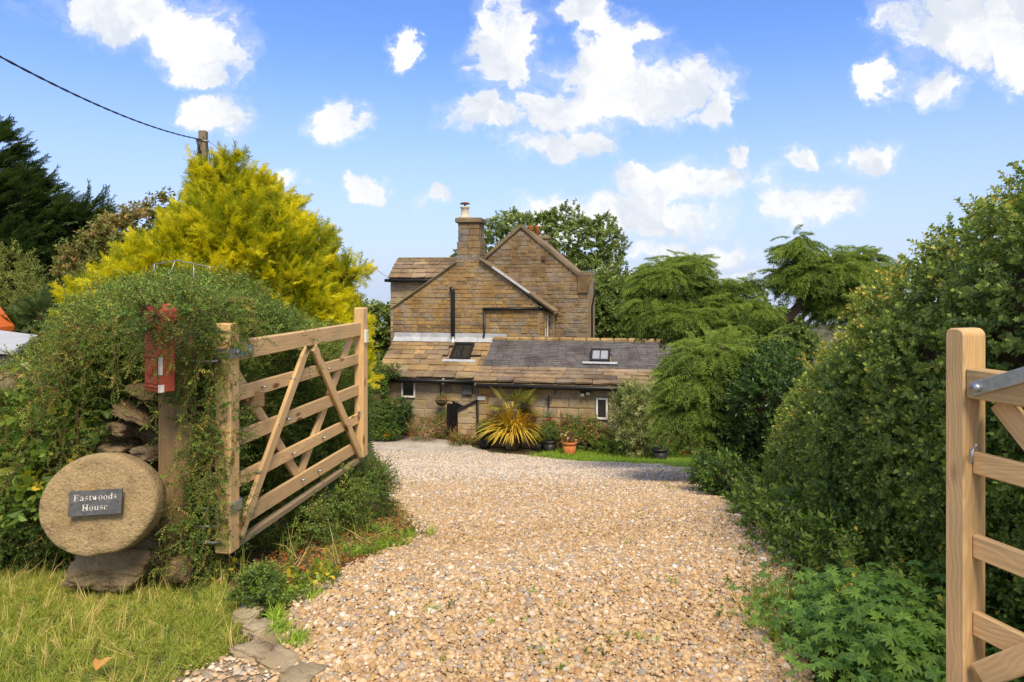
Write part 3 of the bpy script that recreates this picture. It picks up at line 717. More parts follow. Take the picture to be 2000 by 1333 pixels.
# canted corner beside it
cu, _ = hp(1053, 600, v); cu2 = hu(1080, .55); zt = hp(1060, 606, .3)[1]
cw = mesh_obj('wall', [(cu, 0, GZH), (cu2, .55, GZH), (cu2, .55, zt), (cu, 0, zt), (cu, 1.3, GZH), (cu2, 1.3, GZH), (cu2, 1.3, zt), (cu, 1.3, zt)], [(0, 1, 2, 3), (1, 5, 6, 2), (3, 2, 6, 7), (4, 0, 3, 7)], m_mortarpale, WG, True)
dcv = Vector((cu2-cu, .55, 0)); dl = dcv.length; dcv.normalize(); z = GZH+2.4; its = []
while z < zt-.05:
    h = min(random.uniform(.14, .2), zt-z); u = 0.0
    while u < dl-.05:
        L = min(random.uniform(.14, .2), dl-u)
        if not (z+h > GZH+2.5 and z < zt-.14 and u+L*.5 > dl*.40 and u+L*.5 < dl*.62):
            p = Vector((cu, 0, 0))+dcv*(u+L/2)
            its.append((frame(Vector((p.x, p.y, z+h/2)), dcv, (0, 0, 1)) @ Matrix.Diagonal((L-.015, .1, h-.015, 1)), L*h))
        u += L
    z += h
place_pieces('stone', 'small_stones', its, m_st_wing, cw)
pc = Vector((cu, 0, 0))+dcv*dl*.51; mfr = frame(Vector((pc.x, pc.y-.035, zt-.56)), dcv, (0, 0, 1))
wn_ = bm_obj('window', box_bm(.06, .03, .70), m_glass, WG, True, matrix=mfr)
for sx in (-.045, .045): bm_obj('frame', box_bm(.035, .06, .74, .004), m_white, wn_, True, matrix=Matrix.Translation((sx, 0, 0)))
# roof slopes behind the verge, verge slabs
sl = hp(768, 600, v); sa = hp(892, 512, v); ra = hp(938, 507, v); rb = hp(1084, 609, v)
for a_, b_ in ((sa, sl), (ra, rb)):
    mesh_obj('roof', [(a_[0], .03, a_[1]), (b_[0], .03, b_[1]), (b_[0], 1.32, b_[1]), (a_[0], 1.32, a_[1]), (a_[0], .03, a_[1]-.1), (b_[0], .03, b_[1]-.1), (b_[0], 1.32, b_[1]-.1), (a_[0], 1.32, a_[1]-.1)],
             [(0, 1, 2, 3), (7, 6, 5, 4), (0, 4, 5, 1), (1, 5, 6, 2), (2, 6, 7, 3), (3, 7, 4, 0)], m_stslate2, WG, True)
n_ = 6
for i in range(n_):
    f0, f1 = i/n_, (i+1)/n_; up_ = .03
    P0 = Vector((ra[0]+(rb[0]-ra[0])*f0, -.03, ra[1]+(rb[1]-ra[1])*f0+up_)); P1 = Vector((ra[0]+(rb[0]-ra[0])*f1, -.03, ra[1]+(rb[1]-ra[1])*f1+up_))
    board('verge_slab', P0, P1, (0, 0, 1), .06, .3, m_lead if 1 <= i < 4 else m_coping, WG, .01, True)
    P0 = Vector((sa[0]+(sl[0]-.1-sa[0])*f0, .0, sa[1]+(sl[1]-.07-sa[1])*f0)); P1 = Vector((sa[0]+(sl[0]-.1-sa[0])*f1, .0, sa[1]+(sl[1]-.07-sa[1])*f1))
    board('verge_slab', P0, P1, (0, 0, 1), .05, .2, m_coping, WG, .01, True)
tube('gutter', [(hu(1053, -.1), -.1, hp(1053, 600, -.1)[1]), (hu(1083, .4), .4, hp(1083, 611, .4)[1])], .055, m_black, WG, 8, True)
tube('gutter', [(hu(943, -.1), -.1, hp(943, 604, -.1)[1]), (hu(1054, -.1), -.1, hp(1054, 603, -.1)[1])], .05, m_black, WG, 8, True)
du = hu(946, -.09); tube('downpipe', [(du, -.09, hp(946, 605, -.09)[1]), (du, -.09, hp(946, 650, -.09)[1]), (du-.02, -.14, hp(946, 659, -.09)[1])], .04, m_black, WG, 8, True)
fu = hu(885, -.1); ft = hp(885, 566, -.1)[1]; fb_ = hp(885, 662, -.1)[1]
tube('flue', [(fu-.11, -.13, ft+.03), (fu-.05, -.13, ft+.035), (fu, -.13, ft-.02), (fu, -.13, ft-.1), (fu, -.13, (ft+fb_)/2), (fu, -.13, fb_)], .075, m_black, WG, 12, True)
lathe('flue_collar', [(.20, -.1), (.17, .0), (.10, .05), (.085, .16), (.08, .16)], (fu, -.13, fb_-.08), m_steel, WG, 14, True)
# chimney stack
c0 = hu(892, 0); c1 = hu(938, 0); zs = hp(900, 511, 0)[1]; zm = hp(900, 472, 0)[1]; zu = hp(900, 436, 0)[1]; zc = hp(900, 424, 0)[1]
st1 = lbox('chimney_stack', c0+.04, c1-.04, .04, .86, zs-.1, zm, m_mortar, WG, 0); st2 = lbox('chimney_stack', c0+.07, c1-.07, .07, .83, zm, zu, m_mortar, WG, 0)
def stack(par, a0, a1, y0, y1, z0, z1, rows):
    its = []; h = (z1-z0)/rows
    for i in range(rows):
        sp = random.uniform(.35, .65)
        for f0, f1 in ((0, sp), (sp, 1)):
            L = (a1-a0)*(f1-f0)
            its.append((Matrix.Translation((a0+(a1-a0)*(f0+f1)/2, y0+.06, z0+h*(i+.5))) @ Matrix.Diagonal((L-.012, .14, h-.012, 1)), 1))
        for f0, f1 in ((.18, .6), (.6, 1.0)):
            for su in (a0+.055, a1-.055):
                its.append((Matrix.Translation((su, y0+(y1-y0)*(f0+f1)/2, z0+h*(i+.5))) @ Matrix.Diagonal((.14, (y1-y0)*(f1-f0)-.012, h-.012, 1)), 1))
    inv = par.matrix_basis.inverted(); place_pieces('stone', 'small_stones', [(inv @ a, s_) for a, s_ in its], m_st_main, par)
stack(st1, c0, c1, 0, .9, zs-.02, zm, 3); stack(st2, c0+.04, c1-.04, .03, .87, zm+.005, zu, 3)
lbox('chimney_cap', c0-.05, c1+.04, -.07, .97, zu+.005, zc-.03, m_coping, WG, .03)
pu = hu(908, .4); lathe('chimney_pot', [(.25, -.04), (.20, .05), (.15, .08), (.135, .33), (.17, .36), (.17, .40), (.12, .40)], (pu, .4, zc), plain('cream_clay', (.55, .47, .36), .8, var=.25), WG, 18, True)
lathe('cowl', [(.03, .40), (.03, .47), (.18, .49), (.17, .53), (.08, .56), (.01, .565)], (pu, .4, zc), plain('rusty_steel', (.16, .075, .045), .8, .2), WG, 16, True)

# --- lean-to with the stone-slate roof
LT = house_thing('stone_roofed_lean_to', 'low stone lean-to with brown stone-slate roof and small square window')
v = -1.9
e0, ez = hp(733, 737, v-.2); e1 = hu(938, v-.2); tz = hp(800, 664, -.06)[1]
lw0 = hu(752, v); lw1 = hu(934, v)
holes = [window(LT, 784, 743, 811, 777, v)]
lp = [(lw0, GZH-.1), (lw0, ez-.12), (lw1+.3, ez-.12), (lw1+.3, GZH-.1)]
lwl = prism('wall', lp, v+.055, -.05, m_mortarpale, LT)
wall_stones(lwl, [(lw0, GZH), (lw0, ez-.12), (lw1, ez-.12), (lw1, GZH)], v+.055, (.2, .3), (.3, .8), m_st_out, holes)
slab('roof', e0, e1+.2, v-.2, ez, -.06, tz, .08, m_mortar, LT)
sk0, skz1 = hp(888, 667, -.5); sk1 = hu(926, -.5)
skip = [(sk0-.05, sk1+.05, .38, .82)]
slates(LT, e0, e1+.06, v-.22, ez, -.06, tz, 8, (.38, .75), m_stslate, .045, 'stone_slate', 'small_slates', skip, dim=.45)
lbox('fascia', lw0-.1, e1, v-.21, v-.17, ez-.16, ez-.05, m_black, LT); tube('gutter', [(lw0-.12, v-.27, ez-.07), (e1, v-.27, ez-.07)], .06, m_black, LT, 8, True)
f0 = hu(770, -.1); f1 = hu(990, -.1)
for i in range(4):
    a_ = f0+(f1-f0)*i/4; b_ = f0+(f1-f0)*(i+1)/4-.01
    mesh_obj('flashing', [(a_, -.30, tz-.03), (b_, -.30, tz-.03), (b_, -.09, tz+.11), (a_, -.09, tz+.11), (b_, -.085, tz+.26), (a_, -.085, tz+.26)], [(0, 1, 2, 3), (3, 2, 4, 5)], m_lead, LT, True)
def skylight(parent, u0, u1, v0, z0, v1, z1, ta, tb, glass):
    ang = math.atan2(z1-z0, v1-v0); Ls = math.hypot(v1-v0, z1-z0)
    M0 = Matrix.Translation(((u0+u1)/2, v0+(v1-v0)*(ta+tb)/2, z0+(z1-z0)*(ta+tb)/2)) @ Matrix.Rotation(ang, 4, 'X')
    W = u1-u0; H = (tb-ta)*Ls
    k = bm_obj('skylight', box_bm(W-.08, H-.08, .06), glass, parent, True, matrix=M0 @ Matrix.Translation((0, 0, .08)))
    for (x, y, sx, sy) in ((-W/2+.03, 0, .07, H), (W/2-.03, 0, .07, H), (0, -H/2+.03, W-.13, .07), (0, H/2-.03, W-.13, .07), (0, 0, .025, H-.13)):
        bm_obj('frame', box_bm(sx, sy, .12, .006), m_black, k, True, matrix=Matrix.Translation((x, y, .015)))
    bm_obj('flashing_apron', box_bm(W+.45, .14, .012), m_lead, k, True, matrix=Matrix.Translation((0, -H/2-.08, -.0)) )
skylight(LT, sk0, sk1, v-.2, ez, -.06, tz, .44, .84, m_glass)
# wall fittings
bu, bz = hp(913, 761, v); 
SG = bm_obj('wall_sign', box_bm(.32, .025, .32, .004), m_slateplate, None, matrix=Matrix.Translation(HO+HU*bu+HV*(v-.06)+Vector((0, 0, bz))) @ Matrix.Rotation(-HA, 4, 'Z'))
tag(SG, 'square grey slate sign with faded lettering on the lean-to wall', 'sign')
# --- cottage range with the slate roof
CT = house_thing('slate_roofed_cottage', 'single-storey stone cottage range with blue slate roof and slim white window')
v = -3.3; vr = -.5
e0, ez = hp(927, 747, v-.2); ru, rz = hp(965, 663, vr); e1 = hu(1362, vr)
cw0 = e0+.1
holes = [window(CT, 1164, 777, 1187, 820, v, .055)]
cpoly = [(cw0, GZH-.1), (cw0, ez-.1), (e1-.1, ez-.1), (e1-.1, GZH-.1)]
cwl = prism('wall', cpoly, v+.055, vr+.3, m_mortarpale, CT)
qz = GZH; k = 0
wall_stones(cwl, [(cw0+.28, GZH), (cw0+.28, ez-.1), (e1-.1, ez-.1), (e1-.1, GZH)], v+.055, (.2, .32), (.28, .85), m_st_out, holes)
its = []
while qz < ez-.15:
    h = min(random.uniform(.26, .36), ez-.1-qz); w_ = .42 if k % 2 else .26
    its.append((Matrix.Translation((cw0+w_/2-.01, v+.05, qz+h/2)) @ Matrix.Diagonal((w_, .14, h-.015, 1)), 1)); qz += h; k += 1
place_pieces('quoin', 'small_stones', its, m_st_wing, cwl)
mesh_obj('wall', [(cw0, v+.06, ez-.1), (cw0, vr, rz-.1), (cw0, vr, GZH), (cw0, v+.06, GZH)], [(0, 1, 2, 3)], m_mortarpale, CT, True)
slab('roof', e0, e1, v-.2, ez, vr, rz, .08, m_mortar, CT); slab('roof', e0, e1, .05, ez+.55, vr+.01, rz, .08, m_slate, CT)
s0, _ = hp(1154, 690, -1.6); s1 = hu(1192, -1.6)
slates(CT, e0, e1, v-.22, ez, vr, rz, 4, (.35, .75), m_stslate2, .05, 'stone_slate', 'small_slates', (), 0, .30, .3)
slates(CT, e0+.04, e1, v-.2, ez, vr, rz, 17, (.26, .31), m_slate, .018, 'roof_slate', 'small_slates', [(s0-.03, s1+.03, .40, .70)], .29, .985, .1)
nr = 15
for i in range(nr):
    a_ = e0+.02+(e1-e0)*i/nr; lbox('ridge_stone', a_, a_+(e1-e0)/nr-.015, vr-.13, vr+.13, rz-.06, rz+.085+random.uniform(-.01, .01), m_ridge, CT, .04)
skylight(CT, s0, s1, v-.2, ez, vr, rz, .44, .70, m_pale)
lbox('fascia', cw0, e1-.1, v-.21, v-.17, ez-.17, ez-.05, m_black, CT); tube('gutter', [(e0+.05, v-.27, ez-.08), (e1, v-.27, ez-.08)], .06, m_black, CT, 8, True)
for px in (1085, 1220):
    u_ = hu(px, v); lbox('gutter_bracket', u_-.015, u_+.015, v-.2, v-.03, ez-.3, ez-.14, m_black, CT, .003)
iu, iz = hp(1072, 785, v); lbox('wall_tie', iu-.02, iu+.02, v-.06, v-.03, iz-.19, iz+.19, m_black, CT, .004); lbox('wall_tie', iu-.09, iu+.09, v-.075, v-.06, iz+.04, iz+.075, m_black, CT, .004)
pu_, pz_ = hp(941, 778, v); lbox('plaque', pu_-.12, pu_+.12, v-.06, v-.03, pz_-.055, pz_+.055, m_lead, CT, .004)
def hworld(u, v, z): return HO+HU*u+HV*v+Vector((0, 0, z))
def wthing(name, label, cat, px, py, v, group=None):
    u, z = hp(px, py, v); t = thing(name, label, cat, hworld(u, v, z), group, -HA); return t
for i, (px, py, lb) in enumerate(((1138, 768, 'lower black floodlight of the pair under the cottage gutter'), (1149, 765, 'upper black floodlight of the pair under the cottage gutter'))):
    t = wthing('floodlight', lb, 'lamp', px, py, v, 'floodlights on the cottage wall')
    bm_obj('housing', box_bm(.15, .10, .13, .015), m_black, t, True, matrix=Matrix.Translation((0, -.14, 0)) @ Matrix.Rotation(.3, 4, 'X')); bm_obj('lens', box_bm(.11, .012, .08), m_pale, t, True, matrix=Matrix.Translation((0, -.195, -.03)) @ Matrix.Rotation(.3, 4, 'X'))
    tube('bracket', [(0, -.1, 0), (0, -.02, .03), (0, .0, .03)], .015, m_black, t, 6, True)
t = wthing('wall_lantern', 'tiny white lantern hanging under the lean-to gutter', 'lantern', 868, 743, -1.95)
lathe('cage', [(.02, .08), (.07, .04), (.06, -.09), (.07, -.10), (.02, -.11)], (0, -.14, 0), m_white, t, 6, True); tube('hook', [(0, -.14, .08), (0, -.14, .14)], .008, m_black, t, 5, True)
t = wthing('hanging_basket', 'hanging basket of red flowers on iron bracket by the lean-to', 'basket', 866, 781, -1.95)
lathe('bowl', [(.04, -.16), (.13, -.12), (.19, -.03), (.20, .0), (.17, .0)], (0, -.25, 0), m_twig, t, 14, True)
tube('bracket', [(-.10, -.02, .12), (-.10, -.02, .48), (-.08, -.1, .46), (0, -.25, .42), (0, -.25, .38)], .012, m_black, t, 5, True)
for a_ in range(3): tube('chain', [(.18*math.cos(a_*2.1), -.25+.18*math.sin(a_*2.1), 0), (0, -.25, .38)], .004, m_black, t, 4, True)
bc = hworld(*((lambda q_: (q_[0], -2.2, q_[1]))(hp(866, 778, -2.2))))
foliage('flowers', t, [(bc, Vector((.2, .16, .12)))], p_weed+[FL['red'], FL['orange']], 60, weights=[.36, .36, .2, .08], depth=.6, amp=.02)

# low wall, iron gate by the cottage corner
t = thing('low_garden_wall', 'short stone wall with sloping black coping against the cottage corner', 'wall', hworld(hu(900, -3.0), -3.0, GZH), None, -HA)
def lowl(pts, v): return [(hp(a, c_, v)[0]-hu(900, -3.0), hp(a, c_, v)[1]-GZH) for a, c_ in pts]
lw = prism('wall', [(a, max(-.1, c_)) for a, c_ in lowl([(896, 860), (896, 803), (931, 786), (931, 860)], -3.0)], -.12, .12, m_mortarpale, t)
wall_stones(lw, lowl([(896, 848), (896, 803), (931, 787), (931, 848)], -3.0), -.12, (.13, .2), (.2, .45), m_st_out, limit=60)
c_a, c_b = lowl([(895, 801), (933, 783)], -3.0); board('coping', (c_a[0], -.02, c_a[1]), (c_b[0], -.02, c_b[1]), (0, 0, 1), .07, .32, m_black, t, .01, True)
gpos = hworld(hu(879, -2.75), -2.75, GZH)
t = thing('garden_gate', 'small black boarded garden gate with pointed top standing open', 'gate', gpos, None, R(42))
for i in range(6):
    hh = (.98+.22*(1-abs(i-1.2)/3.8)); lbox('plank', i*.105, i*.105+.095, -.012, .012, .06, hh, m_black, t, .004)
for z_ in (.25, .8): lbox('rail', .0, .62, .014, .05, z_, z_+.08, m_black, t, .004)
lbox('post', -.1, -.01, -.045, .045, 0, 1.15, m_black, t, .006)

# ------------------------------------------------------------------ entrance: left gate
GA = Vector((-1.601, 3.88, 0)); gd = Vector((.158, .987, 0)).normalized(); gn = Vector((gd.y, -gd.x, 0))   # gn points to the drive
def gpt(s, w, z): return GA+gd*s+gn*w+Vector((0, 0, z))
LG = thing('field_gate', 'open new timber five-bar gate with crossed braces beside the cotoneaster', 'gate', gpt(0, -.04, .1), 'pair of entrance gates')
UP = Vector((0, 0, 1))
def stile(name, T, a, wmid, z0, z1, ga, gw_, mat, rounded=True):
    o = board(name, gpt(a, wmid, z0), gpt(a, wmid, z1), gd, ga, gw_, mat, T, .008); return o
stile('hinge_stile', LG, .05, -.05, .10, 1.417, .10, .10, m_gate, True)
stile('latch_stile', LG, 2.06, -.035, .14, 1.432, .11, .085, m_gate)
for nm, za, zb, th in (('top_rail', 1.305, 1.194, .065), ('rail', 1.037, .95, .026), ('rail', .774, .682, .026), ('rail', .524, .438, .026), ('rail', .298, .197, .026)):
    board(nm, gpt(.101, -.045, (za+zb)/2), gpt(2.004, -.045, (za+zb)/2), UP, za-zb, th, m_gate, LG)
board('bottom_board', gpt(.101, -.045, .115), gpt(2.0, -.045, .125), UP, .04, .05, m_greywood, LG)
for a_, b_, w_ in (((.12, .16), (.985, 1.18), -.018), ((1.10, 1.18), (2.0, .17), -.018), ((.10, 1.18), (.95, .29), -.075), ((1.93, 1.18), (.985, .27), -.075)):
    board('brace', gpt(a_[0], w_, a_[1]), gpt(b_[0], w_, b_[1]), gd, .075, .026, m_gate, LG)
for s_, z_ in ((.40, .995), (.72, .73), (.33, .48), (.215, .27), (.78, .995), (1.36, .99), (1.55, .73), (1.73, .48), (1.9, .26), (.57, .73), (.80, .48), (1.28, .48), (1.2, .25), (.93, .26)):
    p = gpt(s_, -.004, z_); tube('bolt', [p-gn*.03, p+gn*.002], .0075, m_galv, LG, 8)
def plate(name, T, s0, s1, z0, z1, w_, th, mat):
    return board(name, gpt(s0, w_, (z0+z1)/2), gpt(s1, w_, (z0+z1)/2), UP, z1-z0, th, mat, T, .003)
hg = plate('hinge_strap', LG, -.006, .24, 1.215, 1.275, .0045, .007, m_galv); plate('hinge_strap', LG, -.006, -.001, 1.215, 1.275, -.05, .11, m_galv)
for s_ in (.06, .19): p = gpt(s_, .007, 1.245); tube('bolt', [p, p+gn*.012], .016, m_galv, LG, 8)
plate('hinge_strap', LG, -.006, .115, .33, .39, .0045, .007, m_galv); plate('hinge_strap', LG, .06, .115, .33, .40, -.03, .05, m_galv)
for z_ in (.36, .26, .17, 1.20): p = gpt(-.01, -.06, z_); tube('hinge_pin', [p, p-gd*.02-gn*.30], .011, m_steel, LG, 6)
plate('reflector', LG, 2.02, 2.075, 1.13, 1.24, .018, .02, m_white)
plate('latch', LG, 1.96, 2.0, .50, .55, -.02, .012, m_galv)
# old gatepost
PB = PX(352, 1110, 3.98); PB.z = 0
GPp = thing('gatepost', 'old weathered brown timber gatepost draped with cotoneaster', 'post', PB)
gpx = frame(PB+Vector((0, 0, .62)), (0, 0, 1), (math.cos(.25), math.sin(.25), 0))
bm = box_bm(1.55, .17, .2, .018, 2); bm_obj('shaft', bm, m_oldwood, GPp, matrix=gpx)
bm_obj('back_rail', box_bm(.5, .05, .1, .006), m_oldwood, GPp, matrix=frame(PB+Vector((.16, .18, .93)), (.9, .3, 0), (0, 0, 1)))
# right gate
RA = Vector((1.39, 2.10, 0)); rh = Vector((.296, -.955, 0)); rn = Vector((-.955, -.296, 0))
def rpt(s, w, z): return RA+rh*s+rn*w+Vector((0, 0, z))
RG = thing('field_gate', 'near timber gate with rounded end post against the dark hedge', 'gate', rpt(0, -.05, .1), 'pair of entrance gates')
hw, rr_, zt_, zb_ = .032, .024, 1.507, .087     # stile with a rounded head
pr = [(-hw, zb_), (hw, zb_)]+[(hw-rr_+rr_*math.cos(a_), zt_-rr_+rr_*math.sin(a_)) for a_ in np.linspace(0, math.pi/2, 6)]+[(-hw+rr_-rr_*math.sin(a_), zt_-rr_+rr_*math.cos(a_)) for a_ in np.linspace(0, math.pi/2, 6)]
Vl = [(z_-.797, y_, x_) for y_ in (-.046, .046) for x_, z_ in pr]; n_ = len(pr)
o = mesh_obj('latch_stile', Vl, [tuple(range(n_)), tuple(range(2*n_-1, n_-1, -1))]+[(i, i+n_, (i+1) % n_+n_, (i+1) % n_) for i in range(n_)], m_gate)
recalc0 = bmesh.new(); recalc0.from_mesh(o.data); bmesh.ops.recalc_face_normals(recalc0, faces=recalc0.faces)
bmesh.ops.bevel(recalc0, geom=[e_ for e_ in recalc0.edges if abs(e_.verts[0].co.y-e_.verts[1].co.y) < .001], offset=.004, segments=1, affect='EDGES'); recalc0.to_mesh(o.data); recalc0.free()
o.parent = RG; o.matrix_basis = frame(rpt(-.032, -.046, .797), (0, 0, 1), rh); o.matrix_parent_inverse = MW[RG.name].inverted()
for nm, z0, z1, th, w_ in (('top_rail', 1.295, 1.385, .06, -.036), ('rail', 1.06, 1.128, .024, -.045), ('rail', .80, .872, .024, -.045), ('rail', .56, .635, .024, -.045), ('rail', .32, .395, .024, -.045)):
    board(nm, rpt(.0005, w_, (z0+z1)/2), rpt(2.0, w_, (z0+z1)/2), UP, z1-z0, th, m_gate2 if nm == 'top_rail' else m_gate, RG)
board('brace', rpt(.06, -.072, 1.29), rpt(.9, -.072, .40), rh, .07, .024, m_gate, RG); board('brace', rpt(.04, -.019, .46), rpt(.95, -.019, 1.29), rh, .07, .024, m_gate, RG)
board('hinge_stile', rpt(2.05, -.045, .1), rpt(2.05, -.045, 1.5), rh, .09, .09, m_gate, RG, .006)
a_ = rpt(.045, -.0015, 1.333); b_ = rpt(.50, .0, 1.52); board('loop_strap', a_-(b_-a_)*.05, b_, UP, .042, .008, m_galv, RG, .003)
tube('bolt', [a_, a_+rn*.016], .013, m_galv, RG, 10)
tube('latch_hook', [rpt(.035, -.02, 1.14), rpt(.035, -.005, 1.155), rpt(.03, .006, 1.14), rpt(.03, .006, 1.10)], .006, m_galv, RG, 6)
p = rpt(.12, -.005, .47); tube('bolt', [p, p+rn*.01], .012, m_galv, RG, 8)

# ------------------------------------------------------------------ millstone, plaque, rocks, dry stone wall, postbox
MC = PX(190, 986, 3.55)
mfx = Vector((1, .10, -.02)).normalized(); mfy = Vector((-.02, .22, 1)).normalized(); mfn = mfx.cross(mfy).normalized()  # mfn = towards back?
if mfn.y > 0: mfn = -mfn
MS = thing('millstone', 'round gritstone millstone leaning on a rock with slate name plate', 'millstone', (MC.x, MC.y, .08))
V = []; Fc = []; NS = 72; rings = [(.0, 0.0), (.3, 0), (.6, 0), (.85, 0), (.955, .0), (.99, .012), (1.0, .035), (1.0, .10), (.99, .135), (.95, .15), (.0, .15)]
for j, (rr_, dd) in enumerate(rings):
    for k in range(NS):
        an = 2*math.pi*k/NS; ax_ = .288+.006*math.sin(2*an+1); ay = .262
        lr = 1+.012*noise.noise(Vector((math.cos(an)*2, math.sin(an)*2, 3)))-.05*max(0, 1-abs(an-4.9)/.28)
        pt = MC+mfx*math.cos(an)*ax_*rr_*lr+mfy*math.sin(an)*ay*rr_*lr-mfn*dd
        pt += mfn*(.006*noise.noise(pt*22)+.004*noise.noise(pt*60)) if 0 < rr_ and dd < .03 else Vector()
        V.append(pt)
for j in range(len(rings)-1):
    for k in range(NS): k2 = (k+1) % NS; Fc.append((j*NS+k, (j+1)*NS+k, (j+1)*NS+k2, j*NS+k2))
ms = mesh_obj('disc', V, Fc, m_mill, MS, smooth=True)
def recalc(o):
    bm = bmesh.new(); bm.from_mesh(o.data); bmesh.ops.remove_doubles(bm, verts=bm.verts, dist=1e-5); bmesh.ops.recalc_face_normals(bm, faces=bm.faces); bm.to_mesh(o.data); bm.free()
recalc(ms)
pc = PX(189, 981.5, 3.53); px_ = (mfx+mfy*.055).normalized(); pz_ = px_.cross(-mfn) if px_.cross(-mfn).z > 0 else -px_.cross(-mfn)
PLm = frame(pc+mfn*.012, px_, pz_)
NP = bm_obj('name_plate', box_bm(.258, .012, .125, .002), m_slateplate, MS, matrix=PLm)
def text_part(name, body, size, loc, mat, parent, depth=.001, off=0.0, squeeze=1.0):
    cu_ = bpy.data.curves.new('t', 'FONT'); cu_.body = body; cu_.size = size; cu_.align_x = 'CENTER'; cu_.extrude = depth; cu_.offset = off; cu_.space_character = 1.0
    tmp = bpy.data.objects.new('t', cu_); COL.objects.link(tmp); dg = bpy.context.evaluated_depsgraph_get()
    me = bpy.data.meshes.new_from_object(tmp.evaluated_get(dg)); bpy.data.objects.remove(tmp); me.materials.clear(); me.materials.append(mat)
    me.transform(Matrix.Rotation(R(90), 4, 'X') @ Matrix.Diagonal((squeeze, 1, 1, 1)))
    o = bpy.data.objects.new(name, me); o.location = loc; return link(o, parent, True)
def serif(s): return ''.join(chr(0x1D400+ord(c_)-65) if c_.isupper() else chr(0x1D41A+ord(c_)-97) for c_ in s)
text_part('lettering', serif('Eastwoods'), .047, (0, -.0072, .012), m_letters, NP, .001, -.0017)
text_part('lettering', serif('House'), .047, (0, -.0072, -.038), m_letters, NP, .001, -.0017)
for sx in (-.112, .112): tube('screw', [(sx, -.005, -.002), (sx, -.009, -.002)], .004, plain('rusty_screw', (.12, .05, .03)), NP, 8, True)
for i, (s_, z_) in enumerate((('East', .055), ('Woods', -.02), ('House', -.10))): text_part('lettering', serif(s_), .085, (0, -.0135, z_), m_fadedletters, SG, .001, -.002)

def rock(name, c_, r_, mat, seed, parent=None, amp=.25, sub=4, cut=9, rz=0, tilt=None):
    rr = random.Random(seed); bm = bmesh.new(); bmesh.ops.create_icosphere(bm, subdivisions=sub, radius=1); o_ = Vector((seed*5.3, seed*2.1, seed))
    planes = [(Vector((rr.gauss(0, 1), rr.gauss(0, 1), rr.gauss(0, .8))).normalized(), rr.uniform(.62, .86)) for _ in range(cut)]
    for v_ in bm.verts:
        q_ = v_.co.copy(); m_ = max(abs(q_.x), abs(q_.y), abs(q_.z)); q_ = q_.lerp(q_/m_*.9, .75)
        q_ *= 1+amp*.6*noise.noise(q_*1.3+o_)
        for n_, h_ in planes:
            d_ = q_.dot(n_)-h_
            if d_ > 0: q_ -= n_*d_*.75
        q_ *= 1+amp*.42*noise.noise(q_*3.2+o_)+amp*.3*noise.noise(q_*8+o_)+amp*.15*noise.noise(q_*19+o_)
        v_.co = Vector((q_.x*r_[0], q_.y*r_[1], q_.z*r_[2]))
    return bm_obj(name, bm, mat, parent, smooth=True, matrix=Matrix.Translation(c_) @ Matrix.Rotation(rz, 4, 'Z') @ Matrix.Rotation(.1*math.sin(seed) if tilt is None else tilt, 4, 'Y'))
tag(rock('rock', PX(226, 1094, 3.82), (.29, .15, .135), m_rock, 1.3, None, .24, 5, 4, 0, .03), 'big rough rock under the millstone in the grass', 'rock')
tag(rock('rock', PX(352, 1110, 3.78), (.08, .08, .07), m_rock, 2.7), 'small pale rock at the foot of the old gatepost', 'rock')
DW = thing('dry_stone_wall', 'dark gap of dry stone wall showing between leaves and gatepost', 'wall', PX(270, 1100, 4.2))
for i, (px, py, d_, rx, ry, rd, tl) in enumerate(((290, 762, 4.15, .11, .05, .15, .05), (268, 806, 4.15, .13, .032, .15, .36), (238, 832, 4.16, .08, .04, .14, .1), (235, 872, 4.2, .10, .04, .15, -.05), (296, 880, 4.2, .08, .04, .15, .2), (280, 940, 4.05, .16, .07, .15, .1), (210, 950, 4.1, .15, .08, .15, 0), (300, 1040, 4.1, .17, .08, .15, .1))):
    rock('stone', PX(px, py, d_), (rx, rd, ry), m_rock, 3+i*1.7, DW, .25, 4, 8, 0, tl)
for i in range(16):
    px = 60+(i % 4)*85; py = 760+(i//4)*90; rock('stone', PX(px, py, 4.5), (.19, .16, .13), m_rock, 40+i, DW, .2, 3)
# postbox
cor = PX(312, 700, 3.6); fd1 = Vector((-math.sin(R(55)), math.cos(R(55)), 0)); fd2 = Vector((math.cos(R(55)), math.sin(R(55)), 0))
PBX = thing('postbox', 'faded red metal postbox on the gatepost half hidden by leaves', 'postbox', (cor.x, cor.y, 1.06))
def bpt(a, c_, z): return Vector((cor.x, cor.y, 0))+fd1*a+fd2*c_+Vector((0, 0, z))
bm_obj('body', box_bm(.16, .085, .40, .006), m_redpaint, PBX, matrix=frame(bpt(.08, .0425, 1.265), -fd1, UP))
prof = [bpt(a, 0, z) for a, z in ((.0, 1.465), (.16, 1.465), (.15, 1.50), (.115, 1.525), (.08, 1.535), (.045, 1.525), (.01, 1.50))]
V = [p_-fd2*.012 for p_ in prof]+[p_+fd2*.10 for p_ in prof]; n_ = len(prof)
recalc(mesh_obj('hood', V, [tuple(range(n_)), tuple(range(2*n_-1, n_-1, -1))]+[(i, i+n_, (i+1) % n_+n_, (i+1) % n_) for i in range(n_)], m_redpaint, PBX))
def bplate(nm, a0, a1, z0, z1, th, mat): return bm_obj(nm, box_bm(a1-a0, th, z1-z0, min(.003, th*.3)), mat, PBX, matrix=frame(bpt((a0+a1)/2, -th/2+.0005, (z0+z1)/2), -fd1, UP))
bplate('door', .02, .142, 1.11, 1.24, .008, m_redpaint); bplate('moulding', .012, .15, 1.252, 1.262, .012, m_redpaint); bplate('moulding', .012, .15, 1.092, 1.10, .012, m_redpaint)
